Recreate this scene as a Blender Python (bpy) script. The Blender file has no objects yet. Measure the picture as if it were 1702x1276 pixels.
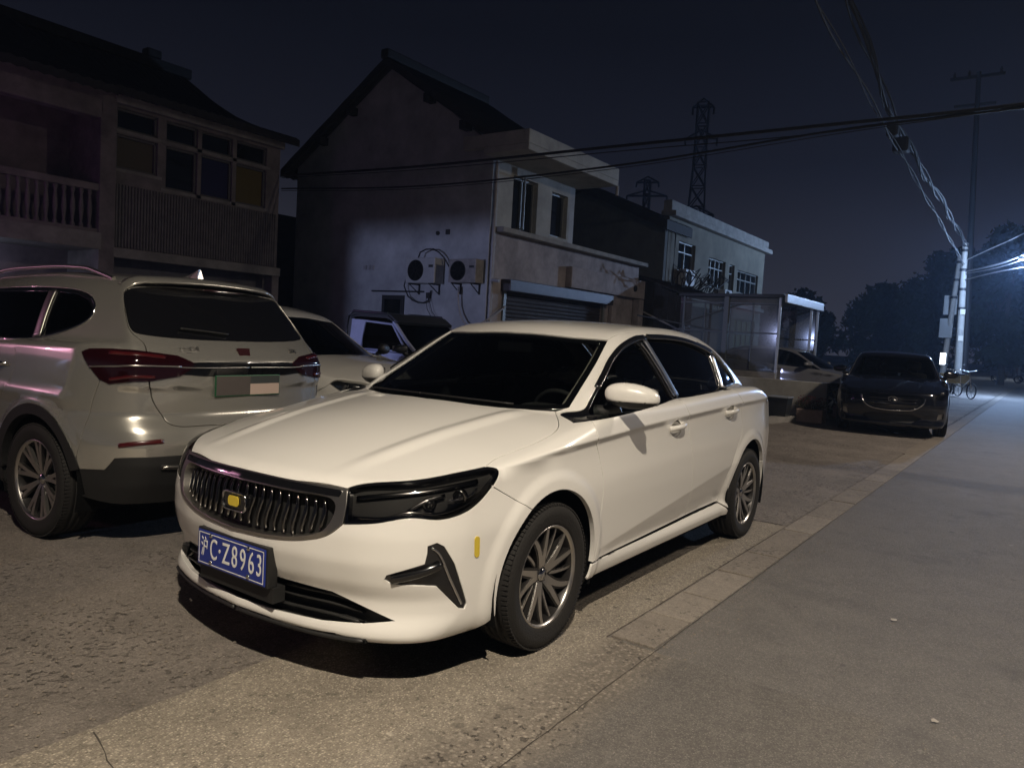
import bpy, bmesh, math, random
import numpy as np
from math import radians, sin, cos, pi
from mathutils import Vector, Matrix
from mathutils.geometry import delaunay_2d_cdt
random.seed(7)
sc=bpy.context.scene
COL=sc.collection
# ---------------- camera
CQ=(2.7646,2.584523,1.362491,0.0633125,0.0561686,-2.5265565,1250.62)
_p,_r,_y=CQ[3:6]
_f=Vector((cos(_y)*cos(_p),sin(_y)*cos(_p),-sin(_p)));_rt=Vector((sin(_y),-cos(_y),0));_u=_rt.cross(_f)
_rt2=_rt*cos(_r)+_u*sin(_r);_u2=-_rt*sin(_r)+_u*cos(_r)
cd=bpy.data.cameras.new('camera');cam=bpy.data.objects.new('camera',cd);COL.objects.link(cam)
cam.matrix_world=Matrix(((_rt2.x,_u2.x,-_f.x,CQ[0]),(_rt2.y,_u2.y,-_f.y,CQ[1]),(_rt2.z,_u2.z,-_f.z,CQ[2]),(0,0,0,1)))
cd.sensor_width=36;cd.lens=36*CQ[6]/1702;cd.clip_start=.05;cd.clip_end=3000
sc.camera=cam
# ---------------- night sky
wd=bpy.data.worlds.new('World');sc.world=wd;wd.use_nodes=True
nt=wd.node_tree;nt.nodes.clear()
def _n(t,**k):
    n=nt.nodes.new(t)
    for a,b in k.items(): setattr(n,a,b)
    return n
wo=_n('ShaderNodeOutputWorld');bg=_n('ShaderNodeBackground');tc=_n('ShaderNodeTexCoord');sx=_n('ShaderNodeSeparateXYZ')
cr=_n('ShaderNodeValToRGB');nt.links.new(tc.outputs['Generated'],sx.inputs[0]);nt.links.new(sx.outputs['Z'],cr.inputs[0])
e=cr.color_ramp.elements
e[0].position=0.0;e[0].color=(.0560,.0560,.0760,1);e[1].position=.62;e[1].color=(.0022,.0026,.0055,1)
for p_,c_ in ((.10,(.0350,.0360,.0510,1)),(.22,(.0125,.0135,.0225,1)),(.36,(.0055,.0062,.0110,1))):
    q_=cr.color_ramp.elements.new(p_);q_.color=c_
nt.links.new(cr.outputs[0],bg.inputs[0]);bg.inputs[1].default_value=.78
nt.links.new(bg.outputs[0],wo.inputs[0])
# ---------------- exposure
sc.view_settings.view_transform='Standard';sc.view_settings.look='None';sc.view_settings.exposure=0;sc.view_settings.gamma=1
sc.cycles.use_denoising=True
sc.cycles.max_bounces=6;sc.cycles.transparent_max_bounces=12
sc.cycles.sample_clamp_indirect=3
import numpy as np, math
def tab(xs,ys,sig=.04):
    xs=np.array(xs,float);ys=np.array(ys,float)
    if xs[0]>xs[-1]: xs=xs[::-1];ys=ys[::-1]
    g=np.arange(xs[0]-.6,xs[-1]+.6,.005)
    y=np.interp(g,xs,ys)
    lo=(ys[1]-ys[0])/(xs[1]-xs[0]);hi=(ys[-1]-ys[-2])/(xs[-1]-xs[-2])
    y=np.where(g<xs[0],ys[0]+lo*(g-xs[0]),y);y=np.where(g>xs[-1],ys[-1]+hi*(g-xs[-1]),y)
    n=int(3*sig/.005)+1;k=np.exp(-.5*(np.arange(-n,n+1)*.005/sig)**2);k/=k.sum()
    yp=np.concatenate([y[0]-(y[1]-y[0])*np.arange(n,0,-1),y,y[-1]+(y[-1]-y[-2])*np.arange(1,n+1)])
    y=np.convolve(yp,k,'valid')
    return lambda v:np.interp(v,g,y)
def smax(a,b,k):
    h=np.maximum(k-np.abs(a-b),0)/k
    return np.maximum(a,b)+h*h*k*.25
def smin(a,b,k): return -smax(-a,-b,k)
def sstep(a,b,x):
    t=np.clip((x-a)/(b-a),0,1);return t*t*(3-2*t)
class Body:
    def __init__(s,f,xn=.1,xr=-2.9): s.f=f;s.xn=xn;s.xr=xr
    def ray(s,ch,u,v):
        u=np.asarray(u,float);v=np.asarray(v,float);o=np.zeros_like(u)
        if ch=='S': return np.stack([u,o+1.25,v],-1),np.stack([o,o-1,o],-1)
        if ch=='T': return np.stack([u,v,o+2.1],-1),np.stack([o,o,o-1],-1)
        if ch=='Q': r=2.0**.5;return np.stack([u,(2-v)/r,(2+v)/r],-1),np.stack([o,o-1/r,o-1/r],-1)
        t=.2;l=(1+t*t)**.5
        if ch=='N': a=u/.8;return np.stack([s.xn+1.6*np.cos(a),1.6*np.sin(a),v+1.6*t],-1),np.stack([-np.cos(a),-np.sin(a),o-t],-1)/l
        if ch=='B': a=u/.8;return np.stack([s.xr-1.6*np.cos(a),1.6*np.sin(a),v+1.6*t],-1),np.stack([np.cos(a),-np.sin(a),o-t],-1)/l
    def uv(s,ch,P):
        P=np.asarray(P,float);x,y,z=P[...,0],P[...,1],P[...,2]
        if ch=='S': return np.stack([x,z],-1)
        if ch=='T': return np.stack([x,y],-1)
        if ch=='Q': return np.stack([x,(z-y)/2**.5],-1)
        if ch=='N': return np.stack([.8*np.arctan2(y,x-s.xn),z-.2*np.hypot(y,x-s.xn)],-1)
        if ch=='B': return np.stack([.8*np.arctan2(y,s.xr-x),z-.2*np.hypot(y,s.xr-x)],-1)
    def hit(s,o,d,t1=2.2,n=220):
        ts=np.linspace(0,t1,n);t=np.full(o.shape[:-1],t1);done=np.zeros(o.shape[:-1],bool)
        for tt in ts:
            p=o+d*tt;v=s.f(p[...,0],p[...,1],p[...,2])
            new=(~done)&(v<0);t=np.where(new,tt,t);done|=new
        lo=t-t1/(n-1);hi=t.copy()
        for _ in range(16):
            m=(lo+hi)/2;p=o+d*m[...,None];v=s.f(p[...,0],p[...,1],p[...,2])
            hi=np.where(v<0,m,hi);lo=np.where(v<0,lo,m)
        P=o+d*hi[...,None]
        return P,done
    def pt(s,ch,u,v): return s.hit(*s.ray(ch,u,v))
    def nrm(s,P,e=.004):
        x,y,z=P[...,0],P[...,1],P[...,2];f=s.f
        n=np.stack([f(x+e,y,z)-f(x-e,y,z),f(x,y+e,z)-f(x,y-e,z),f(x,y,z+e)-f(x,y,z-e)],-1)
        return n/(np.linalg.norm(n,axis=-1,keepdims=True)+1e-12)
# ---- white sedan
s_plan=tab([-3.8,-3.6,-3.3,-3.0,-2.65,-1.5,-.5,0,.3,.5,.7,.95],[.70,.76,.825,.885,.906,.906,.906,.905,.895,.87,.83,.74],.08)
s_prof=tab([.1,.16,.2,.25,.3,.4,.6,.75,.9,1.2],[-.2,-.09,-.045,-.025,-.02,-.012,0,0,0,0],.02)
s_zk=tab([-3.8,-2.4,-.9,0,.5,1],[1.02,1.0,.942,.888,.835,.79],.1)
s_hc=tab([-3.9,-3.7,-3.2,-2.6,-2.2,-1.6,-1.24,-.5,-.3,-.15,.1,.3,.5,.7,.85,.95],[1.04,1.06,1.09,1.095,1.085,1.06,1.04,1.03,1.03,1.02,.985,.95,.905,.855,.81,.775],.06)
s_cr=tab([-3.8,-3.2,-2.9,-.6,-.25,.1,.6,1],[.09,.08,0,0,.05,.07,.065,.05],.08)
s_tc=tab([.5,-.15,-1.0,-1.4,-1.9,-2.3,-2.65,-3.0,-3.4,-3.7],[.62,1.0,1.445,1.485,1.492,1.47,1.40,1.26,1.06,.90],.1)
s_F0=tab([.1,.15,.18,.215,.25,.30,.36,.42,.5,.6,.7,.78,.84,.95],[.72,.82,.90,.955,.95,.925,.925,.955,.975,.975,.955,.925,.87,.72],.012)
s_P=tab([0,.2,.4,.6,.7,.8,.88,.95],[0,-.012,-.045,-.105,-.165,-.27,-.43,-.65],.04)
s_R0=tab([.1,.2,.3,.5,.7,.85,1.0,1.06,1.15],[-3.5,-3.6,-3.66,-3.69,-3.68,-3.66,-3.62,-3.64,-3.6],.02)
s_P2=tab([0,.3,.5,.7,.8,.88,.95],[0,.02,.06,.15,.26,.42,.6],.05)
s_g0=tab([-3.7,-3.4,-3.0,-2.6,-2.0,-1.2,-.6,-.3,.3],[.55,.61,.70,.765,.805,.81,.795,.765,.69],.1)
def sedan(x,y,z):
    ay=np.abs(y);zk=s_zk(x);d=z-zk
    W=s_plan(x)+s_prof(z)-.36*np.maximum(d,0)
    W=W-.016*sstep(.0,-.035,d)*sstep(-.26,-.05,d)*sstep(.75,.3,x)
    doors=sstep(-.35,-.6,x)*sstep(-2.5,-2.1,x)
    zc=.36+(-.45-x)*.12
    W=W-doors*(.22*np.clip(zc-z,0,.2)*sstep(.27,.34,z))
    for cx in (0,-2.65):
        r=np.hypot(x-cx,z-.335);W=W+.012*sstep(.47,.41,r)*sstep(.95,.8,z)
    D=s_hc(x)-s_cr(x)*(ay/.75)**2
    # bonnet crease
    D=D+.010*sstep(.07,0,np.abs(ay-(.50-.10*x)))*sstep(.9,.5,x)*sstep(-.35,-.1,x)
    f=smax(ay-W,z-D,.05)
    f=smax(f,x-(s_F0(z)+s_P(ay)),.035)
    f=smax(f,(s_R0(z)+s_P2(ay))-x,.05)
    f=smax(f,.19-z,.02)
    sh=np.where(x>-1.9,.13*sstep(-1.6,-.6,x),-.13*sstep(-2.2,-3.,x))
    T=s_tc(x+sh*(ay/.7)**2)-.03*(ay/.6)**2
    G=s_g0(x)-.50*np.maximum(z-1.05,-.06)-.12*np.maximum(z-1.15,0)**2
    g=smax((z-T)*.9,(ay-G)*.9,.07)
    g=np.maximum(g,.9-z)
    return smin(f,g,.02)
SED=Body(sedan)
# ---- silver suv (front axle at x=0, rear axle at x=-2.70)
v_plan=tab([-3.75,-3.6,-3.4,-3.15,-2.7,-1.5,-.3,.2,.5,.75,.95],[.74,.80,.865,.905,.925,.928,.925,.91,.88,.83,.74],.07)
v_prof=tab([.15,.25,.35,.5,.7,.9,1.05,1.4],[-.14,-.05,-.03,-.01,0,-.005,-.02,-.06],.04)
v_hc=tab([-3.9,-3.5,-3.0,-2.0,-1.0,-.5,-.2,.3,.6,.8,.95],[1.20,1.20,1.19,1.17,1.13,1.12,1.11,1.06,1.0,.93,.80],.06)
v_cr=tab([-3.8,-3.0,-.6,-.2,.3,.8],[0,0,0,.06,.08,.06],.08)
v_tc=tab([.5,-.25,-1.05,-1.6,-2.3,-3.0,-3.35,-3.6],[.66,1.10,1.54,1.625,1.65,1.62,1.585,1.53],.10)
v_F0=tab([.15,.2,.3,.45,.6,.75,.9,1.0,1.1],[.75,.86,.91,.92,.93,.92,.90,.84,.6],.03)
v_P=tab([0,.2,.4,.6,.7,.8,.88,.95],[0,-.012,-.045,-.11,-.17,-.28,-.43,-.65],.04)
v_R0=tab([.2,.28,.38,.5,.62,.70,.78,.95,1.10,1.20,1.25,1.50,1.56,1.62,1.7],[-3.40,-3.46,-3.52,-3.55,-3.55,-3.52,-3.46,-3.45,-3.44,-3.36,-3.31,-3.10,-3.05,-2.99,-2.9],.012)
v_P2=tab([0,.3,.5,.7,.8,.88,.95],[0,.012,.04,.10,.19,.36,.56],.05)
v_g0=tab([-3.7,-3.4,-3.0,-2.6,-2.0,-1.2,-.6,-.3,.3],[.66,.70,.765,.825,.86,.865,.85,.82,.74],.1)
def suvf(x,y,z):
    ay=np.abs(y);d=z-(1.02+.0*x)
    W=v_plan(x)+v_prof(z)-.10*np.maximum(z-1.08,0)
    W=W+.012*sstep(.06,.0,np.abs(z-.86-.0*x))*sstep(-3.4,-3.2,x)
    for cx in (0,-2.70):
        r=np.hypot(x-cx,z-.36);W=W+.018*sstep(.50,.46,r)*sstep(1.0,.85,z)
    D=v_hc(x)-v_cr(x)*(ay/.8)**2
    f=smax(ay-W,z-D,.05)
    f=smax(f,x-(v_F0(z)+v_P(ay)),.04)
    f=smax(f,(v_R0(z)+v_P2(ay))-x,.035)
    f=smax(f,.20-z,.03)
    sh=.15*sstep(-1.9,-.7,x)
    T=v_tc(x+sh*(ay/.7)**2)-.035*(ay/.6)**2
    G=v_g0(x)-.40*np.maximum(z-1.12,-.06)-.30*np.maximum(z-1.3,0)**2
    g=smax((z-T)*.9,(ay-G)*.93,.09)
    g=smax(g,(v_R0(z)+v_P2(ay)*.8)-x,.03)
    g=np.maximum(g,.95-z)
    return smin(f,g,.03)
SUVB=Body(suvf,xn=.1,xr=-2.8)
SUV_RZ=math.radians(273.7);SUV_O=(-.16+2.70*math.cos(SUV_RZ),-2.35+2.70*math.sin(SUV_RZ))
# ---------------- materials
def hexc(r,g,b): return tuple(((v/255+.055)/1.055)**2.4 if v>10 else v/255/12.92 for v in (r,g,b))+(1,)
def mat(name,col=(.5,.5,.5),rough=.5,metal=0,coat=0,emit=None,es=0,noise=0,nscale=8,bump=0,bscale=60,spec=.5,alpha=1,detail=6):
    m=bpy.data.materials.new(name);m.use_nodes=True;t=m.node_tree;b=t.nodes['Principled BSDF']
    c=tuple(col)[:3]+(1,);b.inputs['Base Color'].default_value=c;b.inputs['Roughness'].default_value=rough
    b.inputs['Metallic'].default_value=metal;b.inputs['Coat Weight'].default_value=coat;b.inputs['Coat Roughness'].default_value=.04
    b.inputs['Specular IOR Level'].default_value=spec
    if emit: b.inputs['Emission Color'].default_value=tuple(emit)+(1,);b.inputs['Emission Strength'].default_value=es
    co=t.nodes.new('ShaderNodeTexCoord')
    if noise:
        n=t.nodes.new('ShaderNodeTexNoise');n.inputs['Scale'].default_value=nscale;n.inputs['Detail'].default_value=detail;n.inputs['Roughness'].default_value=.65
        t.links.new(co.outputs['Object'],n.inputs[0])
        r=t.nodes.new('ShaderNodeValToRGB');r.color_ramp.elements[0].position=.3;r.color_ramp.elements[1].position=.7
        r.color_ramp.elements[0].color=tuple(v*(1-noise) for v in c[:3])+(1,);r.color_ramp.elements[1].color=tuple(min(1,v*(1+noise)) for v in c[:3])+(1,)
        t.links.new(n.outputs[0],r.inputs[0]);t.links.new(r.outputs[0],b.inputs['Base Color'])
    if bump:
        n=t.nodes.new('ShaderNodeTexNoise');n.inputs['Scale'].default_value=bscale;n.inputs['Detail'].default_value=5
        t.links.new(co.outputs['Object'],n.inputs[0]);u=t.nodes.new('ShaderNodeBump');u.inputs['Strength'].default_value=bump;u.inputs['Distance'].default_value=.01
        t.links.new(n.outputs[0],u.inputs['Height']);t.links.new(u.outputs[0],b.inputs['Normal'])
    return m
def glass(name,tint=(.1,.1,.1),rough=.02,dust=0):
    m=bpy.data.materials.new(name);m.use_nodes=True;t=m.node_tree;t.nodes.remove(t.nodes['Principled BSDF'])
    o=t.nodes['Material Output'];tr=t.nodes.new('ShaderNodeBsdfTransparent');tr.inputs[0].default_value=tuple(v for v in tint)+(1,)
    g=t.nodes.new('ShaderNodeBsdfGlossy');g.inputs['Roughness'].default_value=rough;g.inputs[0].default_value=(.9,.9,.9,1)
    f=t.nodes.new('ShaderNodeFresnel');f.inputs[0].default_value=1.45;x=t.nodes.new('ShaderNodeMixShader')
    t.links.new(f.outputs[0],x.inputs[0]);t.links.new(tr.outputs[0],x.inputs[1]);t.links.new(g.outputs[0],x.inputs[2]);t.links.new(x.outputs[0],o.inputs[0])
    if dust:
        d=t.nodes.new('ShaderNodeBsdfDiffuse');d.inputs[0].default_value=(.35,.37,.38,1);y=t.nodes.new('ShaderNodeMixShader');n=t.nodes.new('ShaderNodeTexNoise');n.inputs['Scale'].default_value=1.5;n.inputs['Detail'].default_value=8;mm=t.nodes.new('ShaderNodeMath');mm.operation='MULTIPLY';mm.inputs[1].default_value=dust*2;co=t.nodes.new('ShaderNodeTexCoord')
        t.links.new(co.outputs['Object'],n.inputs[0]);t.links.new(n.outputs[0],mm.inputs[0]);t.links.new(mm.outputs[0],y.inputs[0]);t.links.new(x.outputs[0],y.inputs[1]);t.links.new(d.outputs[0],y.inputs[2]);t.links.new(y.outputs[0],o.inputs[0])
    return m
M={}
def paint(name,col,metal=0,rough=.42,flake=0):
    m=mat(name,col,rough,metal,1.0);return m
# ---------------- object helpers
def link(name,me,mt=None,parent=None,loc=None):
    o=bpy.data.objects.new(name,me);COL.objects.link(o)
    if mt is not None and me is not None:
        for q in (mt if isinstance(mt,(list,tuple)) else [mt]): me.materials.append(q)
    if parent: o.parent=parent
    if loc is not None: o.location=loc
    return o
def tag(o,label,cat,group=None,kind=None):
    if label: o['label']=label
    if cat: o['category']=cat
    if group: o['group']=group
    if kind: o['kind']=kind
    return o
def empty(name,label,cat,loc=(0,0,0),rz=0,group=None):
    o=bpy.data.objects.new(name,None);COL.objects.link(o);o.location=loc;o.rotation_euler=(0,0,rz);o.empty_display_size=.2
    return tag(o,label,cat,group)
def struct(o): o['kind']='structure';return o
class MB:
    """collects simple shapes into one mesh"""
    def __init__(s): s.v=[];s.f=[];s.m=[];s.s=[]
    def add(s,v,f,mi=0,sm=False):
        k=len(s.v);s.v+=[tuple(map(float,a)) for a in v];s.f+=[tuple(i+k for i in a) for a in f];s.m+=[mi]*len(f);s.s+=[sm]*len(f);return s
    def box(s,a,b,mi=0,rot=None,c=None):
        x0,y0,z0=a;x1,y1,z1=b
        v=[Vector((x,y,z)) for x in (x0,x1) for y in (y0,y1) for z in (z0,z1)]
        if rot is not None:
            c=Vector(c) if c is not None else Vector(((x0+x1)/2,(y0+y1)/2,(z0+z1)/2));R=rot.to_3x3() if hasattr(rot,'to_3x3') else rot
            v=[c+R@(p-c) for p in v]
        return s.add(v,[(0,1,3,2),(4,6,7,5),(0,4,5,1),(2,3,7,6),(0,2,6,4),(1,5,7,3)],mi)
    def bbox(s,a,b,r=.01,mi=0):
        """box with bevelled edges"""
        bm=bmesh.new();bmesh.ops.create_cube(bm,size=1);d=[max(b[i]-a[i],1e-4) for i in range(3)]
        for q in bm.verts: q.co=Vector([a[i]+(q.co[i]+.5)*d[i] for i in range(3)])
        bmesh.ops.bevel(bm,geom=list(bm.edges),offset=min(r,min(d)*.45),segments=2,profile=.6,affect='EDGES')
        s.add([q.co for q in bm.verts],[[w.index for w in f.verts] for f in bm.faces],mi);bm.free();return s
    def tube(s,pts,r,n=8,mi=0,caps=True,sm=True,rr=None):
        P=[Vector(p) for p in pts];ring=[];up=Vector((0,0,1))
        k=len(P)
        for i,p in enumerate(P):
            t=(P[min(i+1,k-1)]-P[max(i-1,0)]).normalized()
            a=t.cross(up)
            if a.length<.05: a=t.cross(Vector((1,0,0)))
            a.normalize();b=t.cross(a).normalized();ri=rr[i] if rr else r
            ring+=[p+(a*cos(2*pi*j/n)+b*sin(2*pi*j/n))*ri for j in range(n)]
        f=[(i*n+j,(i+1)*n+j,(i+1)*n+(j+1)%n,i*n+(j+1)%n) for i in range(k-1) for j in range(n)]
        s.add(ring,f,mi,sm)
        if caps: s.add(ring[:n],[tuple(range(n))],mi);s.add(ring[-n:],[tuple(range(n-1,-1,-1))],mi)
        return s
    def lathe(s,prof,n=32,mi=0,M=None,sm=True,close=False):
        """prof list of (r,h) around local Z; M places it"""
        M=M or Matrix.Identity(4);v=[]
        for r,h in prof: v+=[M@Vector((r*cos(2*pi*j/n),r*sin(2*pi*j/n),h)) for j in range(n)]
        k=len(prof);rg=range(k if close else k-1)
        f=[(i*n+j,i*n+(j+1)%n,((i+1)%k)*n+(j+1)%n,((i+1)%k)*n+j) for i in rg for j in range(n)]
        return s.add(v,f,mi,sm)
    def prism(s,poly,h0,h1,M=None,mi=0):
        """poly in local XY extruded along Z"""
        M=M or Matrix.Identity(4);n=len(poly)
        v=[M@Vector((x,y,h0)) for x,y in poly]+[M@Vector((x,y,h1)) for x,y in poly]
        return s.add(v,[tuple(range(n-1,-1,-1)),tuple(range(n,2*n))]+[(i,(i+1)%n,n+(i+1)%n,n+i) for i in range(n)],mi)
    def quad(s,a,b,c,d,mi=0): return s.add([a,b,c,d],[(0,1,2,3)],mi)
    def grid(s,fn,nu,nv,mi=0,sm=True):
        v=[fn(i/nu,j/nv) for i in range(nu+1) for j in range(nv+1)]
        return s.add(v,[(i*(nv+1)+j,(i+1)*(nv+1)+j,(i+1)*(nv+1)+j+1,i*(nv+1)+j+1) for i in range(nu) for j in range(nv)],mi,sm)
    def build(s,name,mt,parent=None,loc=None,fix=True):
        me=bpy.data.meshes.new(name);me.from_pydata(s.v,[],s.f);me.polygons.foreach_set('material_index',s.m);me.polygons.foreach_set('use_smooth',s.s)
        if fix:
            bm=bmesh.new();bm.from_mesh(me);bmesh.ops.recalc_face_normals(bm,faces=bm.faces);bm.to_mesh(me);bm.free()
        me.update();return link(name,me,mt,parent,loc)
def axmat(o,z,x=None):
    """matrix with local Z along z at o"""
    z=Vector(z).normalized();x=Vector(x) if x is not None else (Vector((0,0,1)) if abs(z.z)<.9 else Vector((1,0,0)))
    y=z.cross(x).normalized();x=y.cross(z);m=Matrix((x,y,z)).transposed().to_4x4();m.translation=Vector(o);return m
def text(body,name,size,M,mt,parent,depth=.002,sx=1,align='CENTER',bold=0):
    c=bpy.data.curves.new('t','FONT');c.body=body;c.size=size;c.align_x=align;c.align_y='CENTER';c.extrude=depth;c.offset=bold
    o=bpy.data.objects.new('t',c);COL.objects.link(o)
    me=bpy.data.meshes.new_from_object(o.evaluated_get(bpy.context.evaluated_depsgraph_get()));bpy.data.objects.remove(o);bpy.data.curves.remove(c)
    me.name=name;me.transform(Matrix.Diagonal((sx,1,1,1)));me.transform(M);me.materials.clear()
    return link(name,me,mt,parent)
# ---------------- surface patches
def pip(poly,P):
    x,y=P[:,0],P[:,1];ins=np.zeros(len(P),bool);n=len(poly);j=n-1
    for i in range(n):
        xi,yi=poly[i];xj,yj=poly[j]
        if yi!=yj:
            c=((yi>y)!=(yj>y))&(x<(xj-xi)*(y-yi)/(yj-yi)+xi);ins^=c
        j=i
    return ins
def segdist(poly,P):
    d=np.full(len(P),9.)
    A=np.array(poly);Bq=np.roll(A,-1,0)
    for a,b in zip(A,Bq):
        ab=b-a;L=ab@ab
        if L<1e-14: continue
        t=np.clip(((P-a)@ab)/L,0,1);q=P-(a+t[:,None]*ab);d=np.minimum(d,np.hypot(q[:,0],q[:,1]))
    return d
def smooth_poly(pts,close=False,step=.02,curve=True):
    pts=[np.array(p,float) for p in pts]
    if not curve or len(pts)<3:
        out=[]
        for a,b in zip(pts[:-1],pts[1:]):
            n=max(1,int(np.ceil(np.linalg.norm(b-a)/step)));out+=[a+(b-a)*i/n for i in range(n)]
        return out+[pts[-1]]
    out=[];n=len(pts)
    for i in range(n-1):
        p0=pts[max(i-1,0)];p1=pts[i];p2=pts[i+1];p3=pts[min(i+2,n-1)]
        if i==0:p0=2*p1-p2
        if i==n-2:p3=2*p2-p1
        k=max(1,int(np.ceil(np.linalg.norm(p2-p1)/step)))
        t0=0;t1=np.linalg.norm(p1-p0)**.5+1e-6;t2=t1+np.linalg.norm(p2-p1)**.5+1e-6;t3=t2+np.linalg.norm(p3-p2)**.5+1e-6
        for q in range(k):
            t=t1+(t2-t1)*q/k
            A1=(t1-t)/(t1-t0)*p0+(t-t0)/(t1-t0)*p1;A2=(t2-t)/(t2-t1)*p1+(t-t1)/(t2-t1)*p2;A3=(t3-t)/(t3-t2)*p2+(t-t2)/(t3-t2)*p3
            B1=(t2-t)/(t2-t0)*A1+(t-t0)/(t2-t0)*A2;B2=(t3-t)/(t3-t1)*A2+(t-t1)/(t3-t1)*A3
            out.append((t2-t)/(t2-t1)*B1+(t-t1)/(t2-t1)*B2)
    return out+[pts[-1]]
def curve3(B,ch,pts,step=.02,curve=True,mir=False):
    """2D chart polyline -> dense 3D points on the body"""
    if ch=='P': P=np.array(smooth_poly(pts,step=step,curve=curve))
    else:
        q=np.array(smooth_poly(pts,step=step,curve=curve));P,ok=B.pt(ch,q[:,0],q[:,1])
    if mir: P=P*np.array([1,-1,1])
    return P
def rev(P): return P[::-1]
def loop(*cs):
    out=[]
    for c in cs:
        for p in c:
            if not out or np.linalg.norm(np.array(p)-out[-1])>1e-3: out.append(np.array(p))
    if np.linalg.norm(out[0]-out[-1])<1e-3: out.pop()
    return np.array(out)
def resample(P,step):
    out=[]
    n=len(P)
    for i in range(n):
        a=P[i];b=P[(i+1)%n];k=max(1,int(np.ceil(np.linalg.norm(b-a)/step)));out+=[a+(b-a)*j/k for j in range(k)]
    return np.array(out)
def inset2(poly,g):
    A=np.array(poly);n=len(A);area=.5*np.sum(A[:,0]*np.roll(A[:,1],-1)-np.roll(A[:,0],-1)*A[:,1]);s=1 if area>0 else -1
    a=A-np.roll(A,1,0);b=np.roll(A,-1,0)-A
    a/=np.linalg.norm(a,axis=1,keepdims=True)+1e-12;b/=np.linalg.norm(b,axis=1,keepdims=True)+1e-12
    na=np.stack([-a[:,1],a[:,0]],1)*s;nb=np.stack([-b[:,1],b[:,0]],1)*s
    m=na+nb;l=np.linalg.norm(m,axis=1,keepdims=True);m/=np.maximum(l,1e-6);c=np.maximum((m*na).sum(1,keepdims=True),.35)
    return A+m*g/c
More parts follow.
